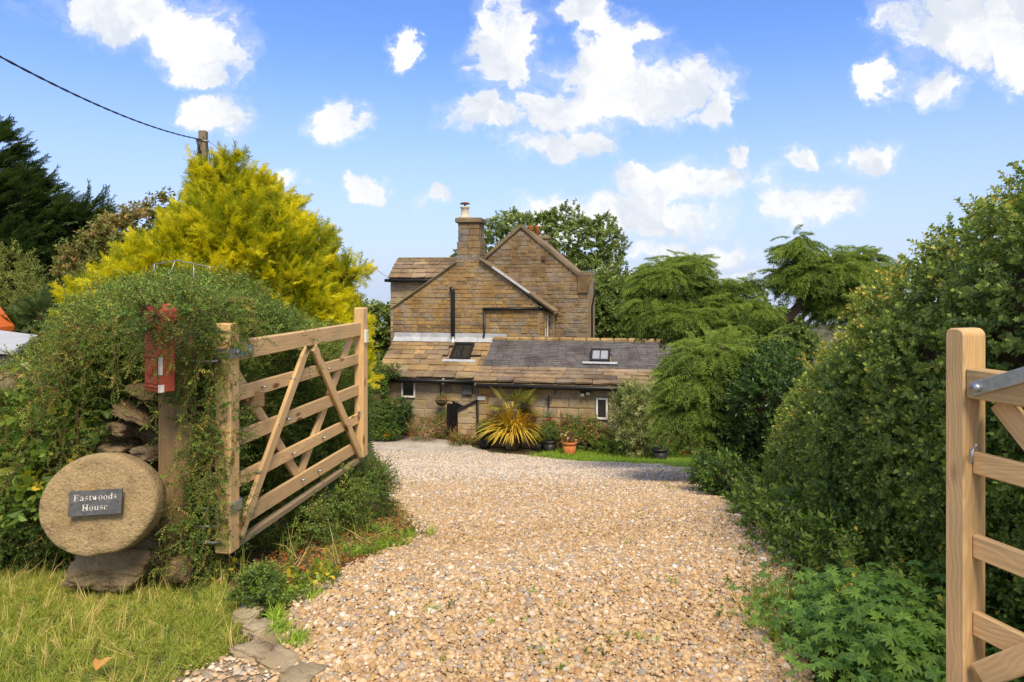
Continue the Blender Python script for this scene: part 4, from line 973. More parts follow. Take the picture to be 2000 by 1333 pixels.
bplate('slot_hood', .025, .137, 1.405, 1.428, .02, m_redpaint); bplate('slot', .03, .132, 1.388, 1.403, .003, m_black); bplate('collection_plate', .045, .117, 1.285, 1.36, .007, m_redpaint)
lathe('emblem', [(.028, 0), (.028, .006), (.014, .011), (.002, .012)], (0, 0, 0), m_redpaint, PBX, 14, True).matrix_basis = Matrix.Translation(bpt(.08, -.008, 1.175)-Vector((cor.x, cor.y, 1.06))) @ (-fd2).to_track_quat('Z', 'Y').to_matrix().to_4x4()
for z0, z1, w_ in ((1.16, 1.255, .014), (1.068, 1.108, .022)):
    bm_obj('tape', box_bm(.003, w_, z1-z0), m_tape, PBX, matrix=frame(bpt(-.0022, w_*.5, (z0+z1)/2), fd1, UP))
    bm_obj('tape', box_bm(w_*.4, .003, z1-z0), m_tape, PBX, matrix=frame(bpt(w_*.2, -.0022, (z0+z1)/2), -fd1, UP))
# wire loops over the hedge
t = thing('wire_basket', 'bent grey wire frame sticking up out of the cotoneaster top', 'wire frame', PX(345, 575, 4.3))
for pts in (((285, 535), (300, 517), (345, 509), (395, 519), (410, 522), (410, 540)), ((302, 516), (298, 545)), ((342, 510), (330, 540), (318, 562)), ((378, 516), (379, 545), (378, 572)), ((318, 560), (345, 556), (380, 570))):
    tube('wire', [PX(a, c_, 4.25) for a, c_ in pts], .0035, m_steel, t, 5)

# ------------------------------------------------------------------ utility pole and cables
pt_ = PX(397, 256, 18); UPo = thing('utility_pole', 'weathered timber utility pole rising behind the golden conifer', 'pole', (pt_.x, pt_.y, gz(pt_.x, pt_.y)))
bm_obj('shaft', (lambda bm: bm)(box_bm(pt_.z-UPo.location.z, .19, .19, .02, 1)), m_pole, UPo, matrix=frame(Vector((pt_.x, pt_.y, (pt_.z+UPo.location.z)/2)), (0, 0, 1), (1, 0, 0)))
tube('bracket', [pt_+Vector((-.09, -.1, -.26)), pt_+Vector((.2, -.1, -.3))], .02, m_steel, UPo, 6)
tube('stay_cable', [pt_+Vector((.14, -.1, -.28)), PX(420, 372, 17.9)], .012, m_black, UPo, 5)
tube('loose_cable', [PX(384, 271, 17.9), PX(388, 285, 17.9), PX(389, 300, 17.9), PX(391, 318, 17.9), PX(392, 330, 17.9)], [.03, .035, .05, .055, .04], m_black, UPo, 6)
A0 = PX(393, 273, 17.9); B0 = PX(-60, 78, 9.0)
cbl = []
for i in range(61):
    f_ = i/60; p_ = A0.lerp(B0, f_); p_.z -= .55*4*f_*(1-f_)*.35; cbl.append(p_)
cab = thing('overhead_cable', 'twisted black overhead cable running from pole out of the sky', 'cable', A0)
for ph in (0, math.pi):
    tube('strand', [p_+Vector((math.cos(i*1.3+ph), 0, math.sin(i*1.3+ph)))*.007 for i, p_ in enumerate(cbl)], .0125, m_black, cab, 5)
c1_ = A0+Vector((.15, 0, 0)); c2_ = hworld(hu(772, 1.0), 1.0, hp(772, 552, 1.0)[1])
o = tube('service_wire', [c1_.lerp(c2_, i/12)-Vector((0, 0, .5*(i/12)*(1-i/12))) for i in range(13)], .008, m_steel, None, 5); tag(o, 'thin faint wire from the pole to the house eaves', 'wire')

# ------------------------------------------------------------------ hedges
CE = [E(20, 890, 4.9, 190, 150, .7), E(10, 1010, 4.6, 160, 120, .5), E(150, 980, 4.7, 120, 150, .5), E(180, 810, 4.95, 140, 150, .65), E(90, 800, 5.0, 150, 85, .6), E(255, 655, 4.9, 120, 90, .55),
      E(330, 640, 4.75, 120, 92, .55), E(420, 640, 4.75, 115, 90, .6), E(500, 680, 5.0, 90, 80, .5), E(-60, 860, 5.2, 140, 110, .7), E(360, 612, 4.25, 85, 42, .28), E(235, 680, 4.3, 50, 65, .2), E(205, 720, 4.4, 60, 80, .25),
      E(392, 740, 4.12, 30, 120, .12), E(398, 900, 4.05, 32, 150, .12), E(385, 1040, 3.98, 38, 60, .12), E(415, 800, 4.35, 45, 200, .2), E(300, 700, 4.6, 70, 60, .3), E(330, 606, 3.56, 62, 22, .10), E(425, 640, 4.0, 22, 55, .1), E(425, 900, 3.98, 18, 160, .06)]
for s_ in np.arange(.8, 2.75, .3):
    c_ = gpt(s_, -.62, .62-.03*s_); tz_ = 1.5-.13*s_ ; CE.append((Vector((c_.x, c_.y, tz_/2-.05)), Vector((.42, .38, tz_/2+.12))))
CE += [E(715, 955, 6.35, 42, 62, .3), E(640, 990, 5.6, 60, 60, .25), E(570, 1040, 5.0, 60, 50, .22)]
CE = [(c_, Vector([r_k-.075 if r_k > .27 else r_k for r_k in r_])) for c_, r_ in CE]
t = thing('cotoneaster_hedge', 'sprawling cotoneaster over the bank beside and behind the open gate', 'hedge', (-2.2, 4.8, 0))
core('occluder_core', [e_ for e_ in CE if e_[1].y > .29], m_twig, t, .80, .06)  # added solid mass that keeps the hedge interior dark
def clear_view(P):   # the stone gap, postbox and millstone stay free of leaves hanging in front
    px = 1000+P[:, 0]/P[:, 1]*F; py = HOR+(CAMZ-P[:, 2])/P[:, 1]*F
    bad = (px > 208) & (px < 320) & (py > 745) & (py < 890) & (P[:, 1] < 4.3)
    bad |= (px > 284) & (px < 344) & (py > 632) & (py < 775) & (P[:, 1] < 3.9)
    bad |= (px > 85) & (px < 318) & (py > 890) & (py < 1080) & (P[:, 1] < 3.9)
    r_ = np.random.default_rng(5).random(len(P))
    bad |= (px > 312) & (px < 380) & (py > 765) & (py < 1010) & (P[:, 1] < 4.2) & (r_ < .93)
    return ~bad
P, N, I = blob_points(CE, 27000, .22, .05, 7, 3, .82, -.02)
ok = clear_view(P); P, N = P[ok], N[ok]; n = len(P)
D = N+RNG.normal(size=(n, 3))*.42+np.array([0, -.1, .05]); D[:, 2] -= .25*(RNG.random(n) < .5)
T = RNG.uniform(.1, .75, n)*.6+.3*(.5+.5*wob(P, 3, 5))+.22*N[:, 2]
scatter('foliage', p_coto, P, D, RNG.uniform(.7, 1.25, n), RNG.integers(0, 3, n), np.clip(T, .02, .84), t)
# trailing sprays hanging over post and postbox
V = []; Fc = []; SP = []; SD = []
def spray(p0, d0, L, sag, n=8):
    pts = [p0+d0*L*(i/n)+Vector((0, 0, -sag*L*(i/n)**2))+rv(.008) for i in range(n+1)]
    vs, fs = tube_data(pts, [.0035-.0024*i/n for i in range(n+1)], 4); k = len(V); V.extend(vs); Fc.extend([tuple(k+j for j in f) for f in fs])
    for i in range(1, n+1):
        for _ in range(3): SP.append(pts[i]); SD.append((pts[i]-pts[i-1]).normalized()*.7+rv(.8))
for i in range(70):
    px = random.choice([random.uniform(120, 270), random.uniform(340, 470)]); py = 560+abs(px-350)*.35+random.uniform(0, 80); d_ = random.uniform(3.95, 4.3)
    spray(PX(px, py, d_), Vector((random.uniform(-.5, .4), random.uniform(-.6, -.1), random.uniform(-.2, .5))).normalized(), random.uniform(.2, .5), random.uniform(.5, 1.2))
for px, py in ((300, 622), (345, 632), (328, 618)): spray(PX(px, py, 3.62), Vector((random.uniform(-.2, .2), -.15, -.3)).normalized(), random.uniform(.12, .22), .6, 6)
for i in range(26):
    px = random.uniform(375, 440); py = random.uniform(640, 1000); spray(PX(px, py, 3.9), Vector((random.uniform(-.5, .5), -.5, -.3)).normalized(), random.uniform(.15, .35), .7)
for i in range(40):
    px = random.uniform(0, 250); py = random.uniform(690, 900)
    if py > 690+(250-px)*.0: spray(PX(px, max(py, 740-px*.2), 4.25), Vector((random.uniform(-.6, .3), -.5, random.uniform(-.1, .5))).normalized(), random.uniform(.25, .55), .9)
mesh_obj('trailing_stems', V, Fc, m_redtwig, t)
n = len(SP); scatter('trailing_leaves', p_coto, np.array(SP), np.array(SD), RNG.uniform(.35, .7, n), RNG.integers(0, 3, n), RNG.uniform(.3, .9, n), t)
# bindweed in the hedge
BE = [E(90, 860, 4.15, 110, 110, .08), E(200, 800, 4.2, 60, 60, .08), E(60, 960, 4.05, 90, 60, .08)]
P, N, I = blob_points(BE, 150, .3, .03, 5, 8, .5); ok = clear_view(P) & (N[:, 1] < .3); P = P[ok]; n = len(P)
bw_ = thing('bindweed', 'pale broad-leaved bindweed climbing over the cotoneaster above the millstone', 'climber', PX(90, 1100, 4.0))
scatter('leaves', p_bind, P, np.tile([-.1, -.8, .3], (n, 1))+RNG.normal(size=(n, 3))*.4, RNG.uniform(.7, 1.3, n), RNG.integers(0, 2, n), RNG.uniform(.0, .95, n)**1.5, bw_)
V = []; Fc = []
for i in range(14):
    p0 = PX(random.uniform(0, 250), random.uniform(800, 1050), 4.1); vs, fs = tube_data([p0+Vector((random.uniform(-.05, .05), 0, .05*j)) for j in range(6)], .002, 3); k = len(V); V += vs; Fc += [tuple(k+j for j in f) for f in fs]
mesh_obj('stems', V, Fc, m_twig, bw_)

# right hedge
HE = []
for px, d_, xc, ztop in ((0, .9, 2.55, 2.5), (0, 1.6, 2.6, 2.45), (0, 2.3, 2.68, 2.55), (0, 3.0, 2.70, 2.32), (0, 3.6, 2.72, 2.06), (0, 4.2, 2.74, 1.80), (0, 4.8, 2.9, 1.48), (0, 5.4, 3.02, 1.24), (0, 6.0, 3.16, 1.02), (0, 6.7, 3.36, .80), (0, 7.4, 3.6, .56), (0, 8.1, 3.9, .40)):
    zb = gz(xc, d_)-.1; HE.append((Vector((xc, d_, (ztop+zb)/2)), Vector((.66, .62, (ztop-zb)/2))))
    HE.append((Vector((xc-.06, d_+.2, zb+(ztop-zb)*.33)), Vector((.64, .5, (ztop-zb)*.36))))
t = thing('hawthorn_hedge', 'tall dark hawthorn hedge along the drive behind the near gate', 'hedge', (2.8, 4, 0))
core('occluder_core', HE[:8], m_twig, t, .5, .06); core('occluder_core', HE[8:], m_twig, t, .72, .08)  # solid blobs added to block sky light inside the hedge
P, N, I = blob_points(HE, 28000, .24, .045, 6, 4, .84, -.03); n = len(P)
D = N+RNG.normal(size=(n, 3))*.45+np.array([-.1, -.1, .15])
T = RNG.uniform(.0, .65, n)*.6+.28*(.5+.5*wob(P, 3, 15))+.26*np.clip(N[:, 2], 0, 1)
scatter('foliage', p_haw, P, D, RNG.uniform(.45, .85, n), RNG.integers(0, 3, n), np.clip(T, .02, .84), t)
V = []; Fc = []; SP = []; SD = []
for i in range(26):
    e_ = HE[random.randrange(0, len(HE)//2)*2]; an = random.uniform(-1, 1); p0 = e_[0]+Vector((an*e_[1].x*.6, random.uniform(-.4, .4), e_[1].z*.93)); spray(p0, Vector((random.uniform(-.5, .3), random.uniform(-.3, .3), 1)).normalized(), random.uniform(.1, .22), .1, 5)
mesh_obj('shoots', V, Fc, m_twig, t); n = len(SP); scatter('shoot_leaves', p_haw, np.array(SP), np.array(SD), RNG.uniform(.25, .5, n), RNG.integers(0, 3, n), RNG.uniform(.4, .95, n), t)

# ------------------------------------------------------------------ trees
def trunk(parent, pts, rad, mat=None, name='trunk', sides=9):
    ps = []; rs = []
    for i in range(len(pts)-1):
        for k in range(4):
            f_ = k/4; ps.append(Vector(pts[i]).lerp(Vector(pts[i+1]), f_)+rv(rad[0]*.12)); rs.append(rad[i]+(rad[i+1]-rad[i])*f_)
    ps.append(Vector(pts[-1])); rs.append(rad[-1]); return tube(name, ps, rs, mat or m_bark, parent, sides)
# golden conifer
gc = PX(430, 700, 9.6); gzb = gz(gc.x, gc.y)
t = thing('golden_conifer', 'bright yellow-green golden cypress bush behind the hedge', 'tree', (gc.x, gc.y, gzb))
GE = [E(430, 600, 9.6, 235, 150, 1.5), E(465, 490, 9.6, 140, 120, 1.2), E(460, 400, 9.6, 85, 70, .7), E(385, 530, 9.4, 125, 110, 1.0), E(560, 530, 9.5, 105, 110, 1.0), E(610, 600, 9.4, 85, 110, .9), E(270, 590, 9.3, 110, 70, .8), E(640, 680, 9.3, 62, 110, .8),
      E(397, 360, 9.6, 22, 36, .2), E(450, 345, 9.6, 26, 36, .2), E(190, 600, 9.1, 45, 45, .4), E(682, 535, 9.4, 22, 14, .15), E(320, 540, 9.2, 100, 80, .7), E(520, 440, 9.5, 70, 60, .6)]
GE = [(c_, Vector([max(.10, r_k-.23) if r_k > .45 else r_k*.8 for r_k in r_])) for c_, r_ in GE]
trunk(t, [(gc.x, gc.y, gzb-.1), (gc.x+.05, gc.y, .4), (gc.x+.1, gc.y, 2.2)], [.16, .12, .04])
core('occluder_core', GE, plain('golden_core', (.13, .12, .015), .95, var=.4, scale=9), t, .82, .12)  # added solid filling that stops light passing through the bush
P, N, I = blob_points(GE, 700, .10, .10, 3.2, 12, .86)
CP, CD, CT_, CS = [], [], [], []
for p_, n_ in zip(P, N):       # each bough is a feathery spray: green inside, yellow new growth at the tip
    ax = np.array([n_[0]+.12, n_[1], .35*n_[2]+.55])+RNG.normal(size=3)*.25; ax /= np.linalg.norm(ax); L = RNG.uniform(.22, .48); shade_ = RNG.uniform(-.15, .2)
    for k in range(15):
        f_ = RNG.random(); CP.append(p_+ax*L*(f_-.35)+RNG.normal(size=3)*.075*(1.1-f_)); CD.append(ax+RNG.normal(size=3)*(.55-.35*f_)); CT_.append(.12+.75*f_+shade_); CS.append(RNG.uniform(.5, .9)*(1.1-.35*f_))
P, N, I = blob_points(GE, 4600, .22, .10, 3.2, 14, .8); n2_ = len(P)
CP = np.concatenate([np.array(CP), P]); CD = np.concatenate([np.array(CD), N+np.array([0, 0, .5])+RNG.normal(size=(n2_, 3))*.3]); CT_ = np.concatenate([np.array(CT_), RNG.uniform(.0, .45, n2_)]); CS = np.concatenate([np.array(CS), RNG.uniform(.6, 1, n2_)]); n = len(CP)
scatter('crown', p_gold, CP, CD, CS, RNG.integers(0, 3, n), np.clip(CT_, .02, .98), t)
# dark cypress on the left
t = thing('dark_cypress', 'large dark green cypress with wind-swept sprays beyond the hedge', 'tree', (*PX(-60, 700, 24)[:2], -2.4))
b0 = Vector((PX(-60, 0, 24).x, 24, -2.4)); trunk(t, [b0, b0+Vector((.2, 0, 5)), b0+Vector((.4, 0, 9.5))], [.4, .25, .06])
DE = [E(10, 560, 24, 110, 110, 1.8), E(60, 520, 24, 95, 70, 1.5), E(-40, 430, 24, 90, 110, 1.6), E(40, 400, 24, 60, 60, 1.0), E(120, 560, 23.6, 65, 90, 1.2), E(90, 470, 24, 80, 50, 1.2), E(20, 650, 23.5, 130, 60, 1.5), E(-30, 330, 24, 55, 70, 1.0), E(150, 430, 24, 55, 20, .7), E(170, 480, 24, 45, 22, .6)]
core('occluder_core', DE[:7], m_twig, t, .7, .25)  # added solid mass shading the crown interior
P, N, I = blob_points(DE, 2900, .45, .3, 1.6, 17, .85); n = len(P)
D = N*np.array([.6, .6, .15])+RNG.normal(size=(n, 3))*.22+np.array([.75, -.1, .28])
tw = np.full(n, math.pi/2)+RNG.normal(size=n)*.35
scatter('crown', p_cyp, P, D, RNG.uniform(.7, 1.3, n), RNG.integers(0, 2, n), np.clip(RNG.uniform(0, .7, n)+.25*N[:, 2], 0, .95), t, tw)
LB = []
for (px, py, L) in ((150, 452, 70), (90, 395, 60), (60, 345, 60), (30, 300, 45), (165, 505, 50), (10, 268, 40)):   # long free boughs
    for k in range(36): LB.append((PX(px-L+L*1.0*k/18.0 if k < 18 else px-L+L*(k-18)/18.0, py+12-14*(k % 18)/18.0+random.uniform(-4, 4), 24+random.uniform(-.3, .3))))
n = len(LB); scatter('boughs', p_cyp, np.array(LB), np.tile([.9, -.05, .22], (n, 1))+RNG.normal(size=(n, 3))*.15, RNG.uniform(.5, .8, n), RNG.integers(0, 2, n), RNG.uniform(0, .6, n), t, np.full(n, math.pi/2)+RNG.normal(size=n)*.3)
# deodar cedar on the right
cb = Vector((PX(1480, 0, 13).x, 13.0, gz(4.6, 13)))
t = thing('deodar_cedar', 'spreading cedar with drooping green branch tips and a leaning limb', 'tree', cb)
trunk(t, [cb-Vector((0, 0, .1)), PX(1470, 720, 13), PX(1440, 650, 13.1), PX(1390, 590, 13.2), PX(1330, 540, 13.3)], [.16, .13, .10, .07, .03])
trunk(t, [PX(1465, 690, 13), PX(1500, 655, 12.9), PX(1550, 610, 12.9), PX(1600, 560, 13), PX(1640, 520, 13.1)], [.11, .10, .09, .07, .03], None, 'limb')
trunk(t, [PX(1560, 600, 12.9), PX(1570, 520, 13), PX(1558, 462, 13)], [.05, .035, .012], None, 'limb')
trunk(t, [PX(1460, 720, 12.8), PX(1400, 700, 12.3), PX(1350, 710, 11.9)], [.08, .05, .02], None, 'limb')
KE = [E(1310, 545, 13.4, 62, 42, .8), E(1345, 520, 13.3, 45, 26, .5), E(1270, 560, 13.4, 30, 30, .5), E(1330, 615, 13.1, 95, 38, .9), E(1270, 600, 13.2, 45, 38, .6), E(1440, 610, 13, 75, 38, .8), E(1400, 650, 12.8, 90, 30, .7), E(1405, 575, 13.2, 30, 45, .4),
      E(1630, 535, 13, 75, 42, .8), E(1575, 545, 13, 50, 42, .6), E(1560, 490, 13, 24, 38, .3), E(1690, 530, 13, 30, 26, .5), E(1650, 590, 13, 60, 45, .7), E(1460, 560, 13.1, 20, 24, .3), E(1557, 474, 13, 10, 22, .12), E(1556, 500, 13, 20, 16, .2), E(1535, 535, 13, 34, 26, .3), E(1700, 545, 13, 44, 26, .4), E(1690, 505, 13.1, 32, 16, .3),
      E(1400, 695, 11.2, 105, 40, .7), E(1355, 745, 11, 66, 50, .6), E(1345, 800, 10.9, 56, 50, .5), E(1430, 750, 11.2, 72, 55, .6), E(1370, 840, 10.8, 40, 30, .4), E(1490, 690, 11.6, 44, 40, .5)]
KE = [(c_, Vector((max(.12, r_[0]-.17), r_[1]*.8, max(.10, r_[2]-.14)))) for c_, r_ in KE]
core('occluder_core', KE, m_twig, t, .45, .2)  # small solid masses added to keep light out of the crown
P, N, I = blob_points(KE, 4200, .35, .10, 3, 23, .8); n = len(P)
Hd = N*np.array([1, 1, .1])+RNG.normal(size=(n, 3))*.35; Hd[:, 2] = np.clip(Hd[:, 2], -.1, .35)+.05
# twist so the sprig's local -Y hangs down
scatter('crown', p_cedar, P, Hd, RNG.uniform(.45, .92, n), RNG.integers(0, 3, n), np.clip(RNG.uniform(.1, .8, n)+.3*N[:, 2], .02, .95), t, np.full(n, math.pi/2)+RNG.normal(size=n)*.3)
# tree behind the house
def broadtree(name, label, cx, d_, EL, n, group=None, protos=p_broad, tint=(.1, .8), rad=.3, size=(.8, 1.3), depth=.4, amp=.35, freq=1.3, seed=5, zc=None, branch=None):
    c_ = PX(cx, 600, d_); zb = gz(c_.x, c_.y); t = thing(name, label, 'tree', (c_.x, c_.y, zb), group)
    top = EL[0][0]; trunk(t, [(c_.x, c_.y, zb-.2), (c_.x+.1, c_.y, (zb+top.z)/2), tuple(top)], [rad, rad*.7, rad*.2])
    for e_ in EL[1:]: trunk(t, [(c_.x+.1, c_.y, (zb+top.z)/2), tuple((e_[0]+top)/2), tuple(e_[0])], [rad*.5, rad*.3, rad*.08], None, 'limb', 6)
    foliage('crown', t, EL, protos, n, size, .15, .8, 1, tint, depth, amp, freq, seed, lift=.6); return t
broadtree('broadleaf_tree', 'big round broadleaf tree with pale leaf undersides behind the main gable', 1090, 39,
          [E(1090, 480, 39, 90, 60, 2.5), E(990, 480, 39, 55, 55, 2), E(1040, 455, 39, 60, 36, 1.6), E(1150, 480, 39, 62, 46, 2), E(1170, 550, 38.5, 65, 55, 2), E(1120, 560, 38, 80, 70, 2.3), E(1190, 610, 38, 40, 50, 1.5), E(1000, 440, 39, 25, 22, .8), E(1175, 440, 39, 22, 20, .8), E(930, 510, 39, 40, 40, 1.5), E(1060, 430, 39, 30, 18, .8)], 3400, size=(.6, 1.05), amp=.55, freq=1.5, seed=6, depth=.55)
broadtree('broadleaf_tree', 'darker lower tree between the house corner and the cedar', 1225, 33, [E(1225, 610, 33, 50, 45, 1.5), E(1190, 640, 33, 50, 40, 1.5), E(1260, 640, 32, 60, 35, 1.5), E(1240, 580, 33, 28, 24, .8), E(1175, 590, 34, 25, 40, 1)], 1300, tint=(.0, .55), seed=8, rad=.18)
broadtree('broadleaf_tree', 'small green tree seen past the far gate post left of the house', 735, 30, [E(735, 650, 30, 40, 40, 1.2), E(715, 680, 30, 40, 40, 1.2), E(748, 700, 30, 30, 50, 1), E(700, 640, 30, 30, 22, 1)], 700, tint=(.1, .7), seed=9, rad=.14)
broadtree('elder_tree', 'pinkish-green elder between the dark cypress and golden conifer', 230, 13, [E(240, 470, 13, 45, 45, .7), E(205, 510, 13, 45, 50, .7), E(280, 450, 13, 30, 30, .5), E(190, 545, 13, 30, 40, .6), E(320, 410, 13.2, 20, 22, .3)], 620, protos=p_pink, tint=(.2, 1.0), seed=10, rad=.07, size=(.5, .9), amp=.12, freq=3)
broadtree('willow_shrub', 'light green willowy shrub at the frame edge below the cypress', 40, 17, [E(30, 590, 17, 50, 52, .7), E(70, 620, 17, 40, 34, .6), E(10, 540, 17, 30, 44, .5)], 520, protos=p_willow, tint=(.1, .8), seed=11, rad=.05, size=(.5, .9), amp=.12, freq=3)
shrub('conifer_bush', 'dark green conifer bush at the foot of the cypress', 'bush', [E(110, 620, 16.5, 55, 34, .8), E(60, 640, 16.5, 55, 30, .8), E(160, 640, 16, 36, 30, .6)], p_cyp, 900, None, m_twig, cs=.6, size=(.3, .5), tint=(.2, 1), up=.3, amp=.08)
for i, (px, d_, w_, h_, lb) in enumerate(((880, 70, 70, 30, 'far dark tree left behind the chimney'), (1330, 45, 90, 50, 'dark tree mass behind the cedar crown'), (1480, 40, 90, 45, 'dark shrubby tree right behind the leaning limb'), (640, 60, 90, 26, 'far hedge tree beyond the golden conifer'))):
    broadtree('background_tree', lb, px, d_, [E(px, 660, d_, w_, h_, 2), E(px+w_*.6, 670, d_, w_*.6, h_*.8, 1.6), E(px-w_*.6, 672, d_, w_*.6, h_*.8, 1.6)], 800, tint=(.0, .5), seed=30+i, rad=.2, size=(1, 1.6))

# ------------------------------------------------------------------ shed and orange vehicle at the left edge
sp_ = PX(20, 700, 12); t = thing('grey_shed', 'pale grey sheet-roofed shed at the left frame edge', 'shed', (sp_.x, sp_.y, gz(sp_.x, sp_.y)))
ra_ = [PX(-140, 628, 13.6), PX(75, 655, 12.6), PX(30, 686, 11.6), PX(-160, 678, 11.6)]
mesh_obj('roof', ra_+[p_-Vector((0, 0, .06)) for p_ in ra_], [(0, 1, 2, 3), (7, 6, 5, 4), (0, 4, 5, 1), (1, 5, 6, 2), (2, 6, 7, 3), (3, 7, 4, 0)], plain('grey_sheet', (.44, .46, .49), .5, .1, .4, .1, 3), t)
zb = gz(sp_.x, 12)-.2; lo = [Vector((p_.x*1.0, p_.y, zb)) for p_ in ra_]; hi = [p_-Vector((0, 0, .061)) for p_ in ra_]
ce = sum(hi, Vector())/4
hi = [p_.lerp(Vector((ce.x, ce.y, p_.z)), .06) for p_ in hi]; lo = [Vector((p_.x, p_.y, zb)) for p_ in hi]
mesh_obj('wall', hi+lo, [(3, 2, 6, 7), (2, 1, 5, 6), (1, 0, 4, 5), (0, 3, 7, 4)], plain('dark_board', (.05, .05, .05), .8), t)
vp = PX(-112, 640, 14.5); t = thing('orange_van', 'orange van roof and rear window showing above the grey shed', 'van', (vp.x, vp.y, gz(vp.x, vp.y)))
def vanprof(y0, y1, s=1.0, sh=0.0, pts=((-1.2, 0), (-1.2, .95), (.25, .95), (.58, .36), (.62, 0))):
    z0 = vp.z-.32; return [Vector((vp.x+a*s, y0, z0+c_*s*.75+sh)) for a, c_ in pts]+[Vector((vp.x+a*s, y1, z0+c_*s*.75+sh)) for a, c_ in pts]
recalc(mesh_obj('body', vanprof(14.4, 15.8), [(0, 1, 2, 3, 4), (9, 8, 7, 6, 5)]+[(i, (i+1) % 5, (i+1) % 5+5, i+5) for i in range(5)], plain('orange_paint', (.72, .17, .045), .35, 0, .5, .05), t))
z0 = vp.z-.32
recalc(mesh_obj('window', [Vector((vp.x+a, 14.385, z0+c_*.75)) for a, c_ in ((-1.1, .30), (-1.1, .60), (.28, .60), (.48, .30))], [(0, 1, 2, 3)], m_pale, t))
for sx in (-.9, .4): lathe('wheel', [(.02, -.1), (.3, -.1), (.3, .1), (.02, .1)], (0, 0, 0), m_black, t, 16, True).matrix_basis = Matrix.Translation((sx, -.05, .3)) @ Matrix.Rotation(R(90), 4, 'X')
mesh_obj('lower_body', [(-1.2, -.1, .25), (.62, -.1, .25), (.62, 1.3, .25), (-1.2, 1.3, .25), (-1.2, -.1, z0-t.location.z+.01), (.62, -.1, z0-t.location.z+.01), (.62, 1.3, z0-t.location.z+.01), (-1.2, 1.3, z0-t.location.z+.01)], [(0, 1, 5, 4), (1, 2, 6, 5), (2, 3, 7, 6), (3, 0, 4, 7), (3, 2, 1, 0)], bpy.data.materials['orange_paint'], t, True)

# ------------------------------------------------------------------ garden plants, pots
def EM(px, py, d, rx, ry, rd): return E(px, py, d, rx, ry, rd)
shrub('ivy_shrub', 'rounded green climbing shrub at the left end of the lean-to', 'shrub', [E(734, 785, 21.9, 24, 40, .5), E(728, 740, 22, 28, 34, .6), E(764, 724, 22.1, 16, 6, .25), E(735, 812, 21.6, 32, 32, .5)], p_mid, 1100, None, m_twig, size=(.6, 1.0), tint=(.1, .8), amp=.1, seed=41)
shrub('rose_bush', 'dark leafy bush with pale flowers below the square window', 'bush', [E(782, 812, 21.7, 18, 24, .4), E(760, 828, 21.5, 26, 20, .4)], p_dark+[FL['white']], 420, None, m_twig, weights=[.48, .48, .04], size=(.9, 1.3), tint=(.2, 1), seed=42)
shrub('marigold_clump', 'low clump of orange and yellow flowers by the far gate post', 'flowers', [E(748, 842, 21.3, 34, 14, .3)], p_weed+p_mid[:0]+[FL['yellow'], FL['orange']], 700, None, None, weights=[.44, .44, .07, .05], size=(1.0, 1.8), seed=43, depth=.7, amp=.05, jit=.8)
shrub('wildflower_clump', 'straggly pinkish wildflower clump in front of the lean-to', 'flowers', [E(828, 838, 21.4, 32, 18, .35), E(858, 834, 21.6, 20, 16, .35)], p_brown+p_weed+[FL['pink'], FL['white']], 1000, None, None, weights=[.2, .2, .24, .24, .08, .04], size=(.6, 1.15), seed=44, depth=.8, amp=.06, tint=(.2, .9), up=.6)
shrub('pink_aster_clump', 'purple-pink flower clump behind the black garden gate', 'flowers', [E(864, 818, 21.9, 16, 16, .25)], p_weed+[FL['pink'], FL['purple']], 260, None, None, weights=[.4, .4, .15, .05], size=(.8, 1.2), seed=45, depth=.7)
shrub('geranium_clump', 'red geraniums on low foliage beside the black garden gate', 'flowers', [E(905, 858, 20.7, 32, 10, .25), E(886, 852, 21.0, 12, 8, .15)], p_weed+p_brown+[FL['red'], FL['orange']], 420, None, None, weights=[.26, .26, .14, .14, .15, .05], size=(.7, 1.3), seed=46, depth=.7)
# yellow strap-leaved grass and palm
def strap_plant(name, label, base, n, L, w, mat, lo=.25, hi=1.3, sag=1.0, stems=None):
    t = thing(name, label, 'plant', base); V = []; Fc = []
    for i in range(n):
        an = random.uniform(0, 6.283); el = random.uniform(lo, hi); l = L*random.uniform(.6, 1.15); o_ = Vector((math.cos(an), math.sin(an), 0)); s_ = Vector((-math.sin(an), math.cos(an), 0)); p0 = Vector(base)+o_*random.uniform(0, .12)+Vector((0, 0, .05)); k = len(V)
        for j in range(7):
            f_ = j/6; p_ = p0+o_*l*f_*math.cos(el)+Vector((0, 0, l*(f_*math.sin(el)-sag*.75*f_*f_*f_*(1.25-math.sin(el)*.55)))); ww_ = w*(1-f_**2.5)*.5+.001; p_.z = max(p_.z, base[2]+.01)
            V += [p_-s_*ww_, p_+s_*ww_-Vector((0, 0, ww_*.3))]
        Fc += [(k+2*j, k+2*j+1, k+2*j+3, k+2*j+2) for j in range(6)]
    mesh_obj('leaves', V, Fc, mat, t, smooth=True); return t
def islandmat(name, stops, trans=.25):
    m, b = newmat(name); c = b.ramp(b.n('ShaderNodeNewGeometry').outputs['Random Per Island'], stops)
    p = b.n('ShaderNodeBsdfPrincipled', ins={'Base Color': c, 'Roughness': .45}); tr = b.n('ShaderNodeBsdfTranslucent', ins={0: c})
    b.n('ShaderNodeOutputMaterial', ins={0: b.n('ShaderNodeMixShader', ins={0: trans, 1: p.outputs[0], 2: tr.outputs[0]}).outputs[0]}); return m
m_strap = islandmat('yellow_strap_leaf', [(0, (.66, .40, .03)), (.35, (.78, .54, .04)), (.6, (.66, .52, .05)), (.8, (.74, .62, .12)), (1, (.46, .26, .05))])
m_palm = islandmat('palm_leaf', [(0, (.10, .15, .025)), (.5, (.20, .22, .04)), (1, (.36, .29, .05))])
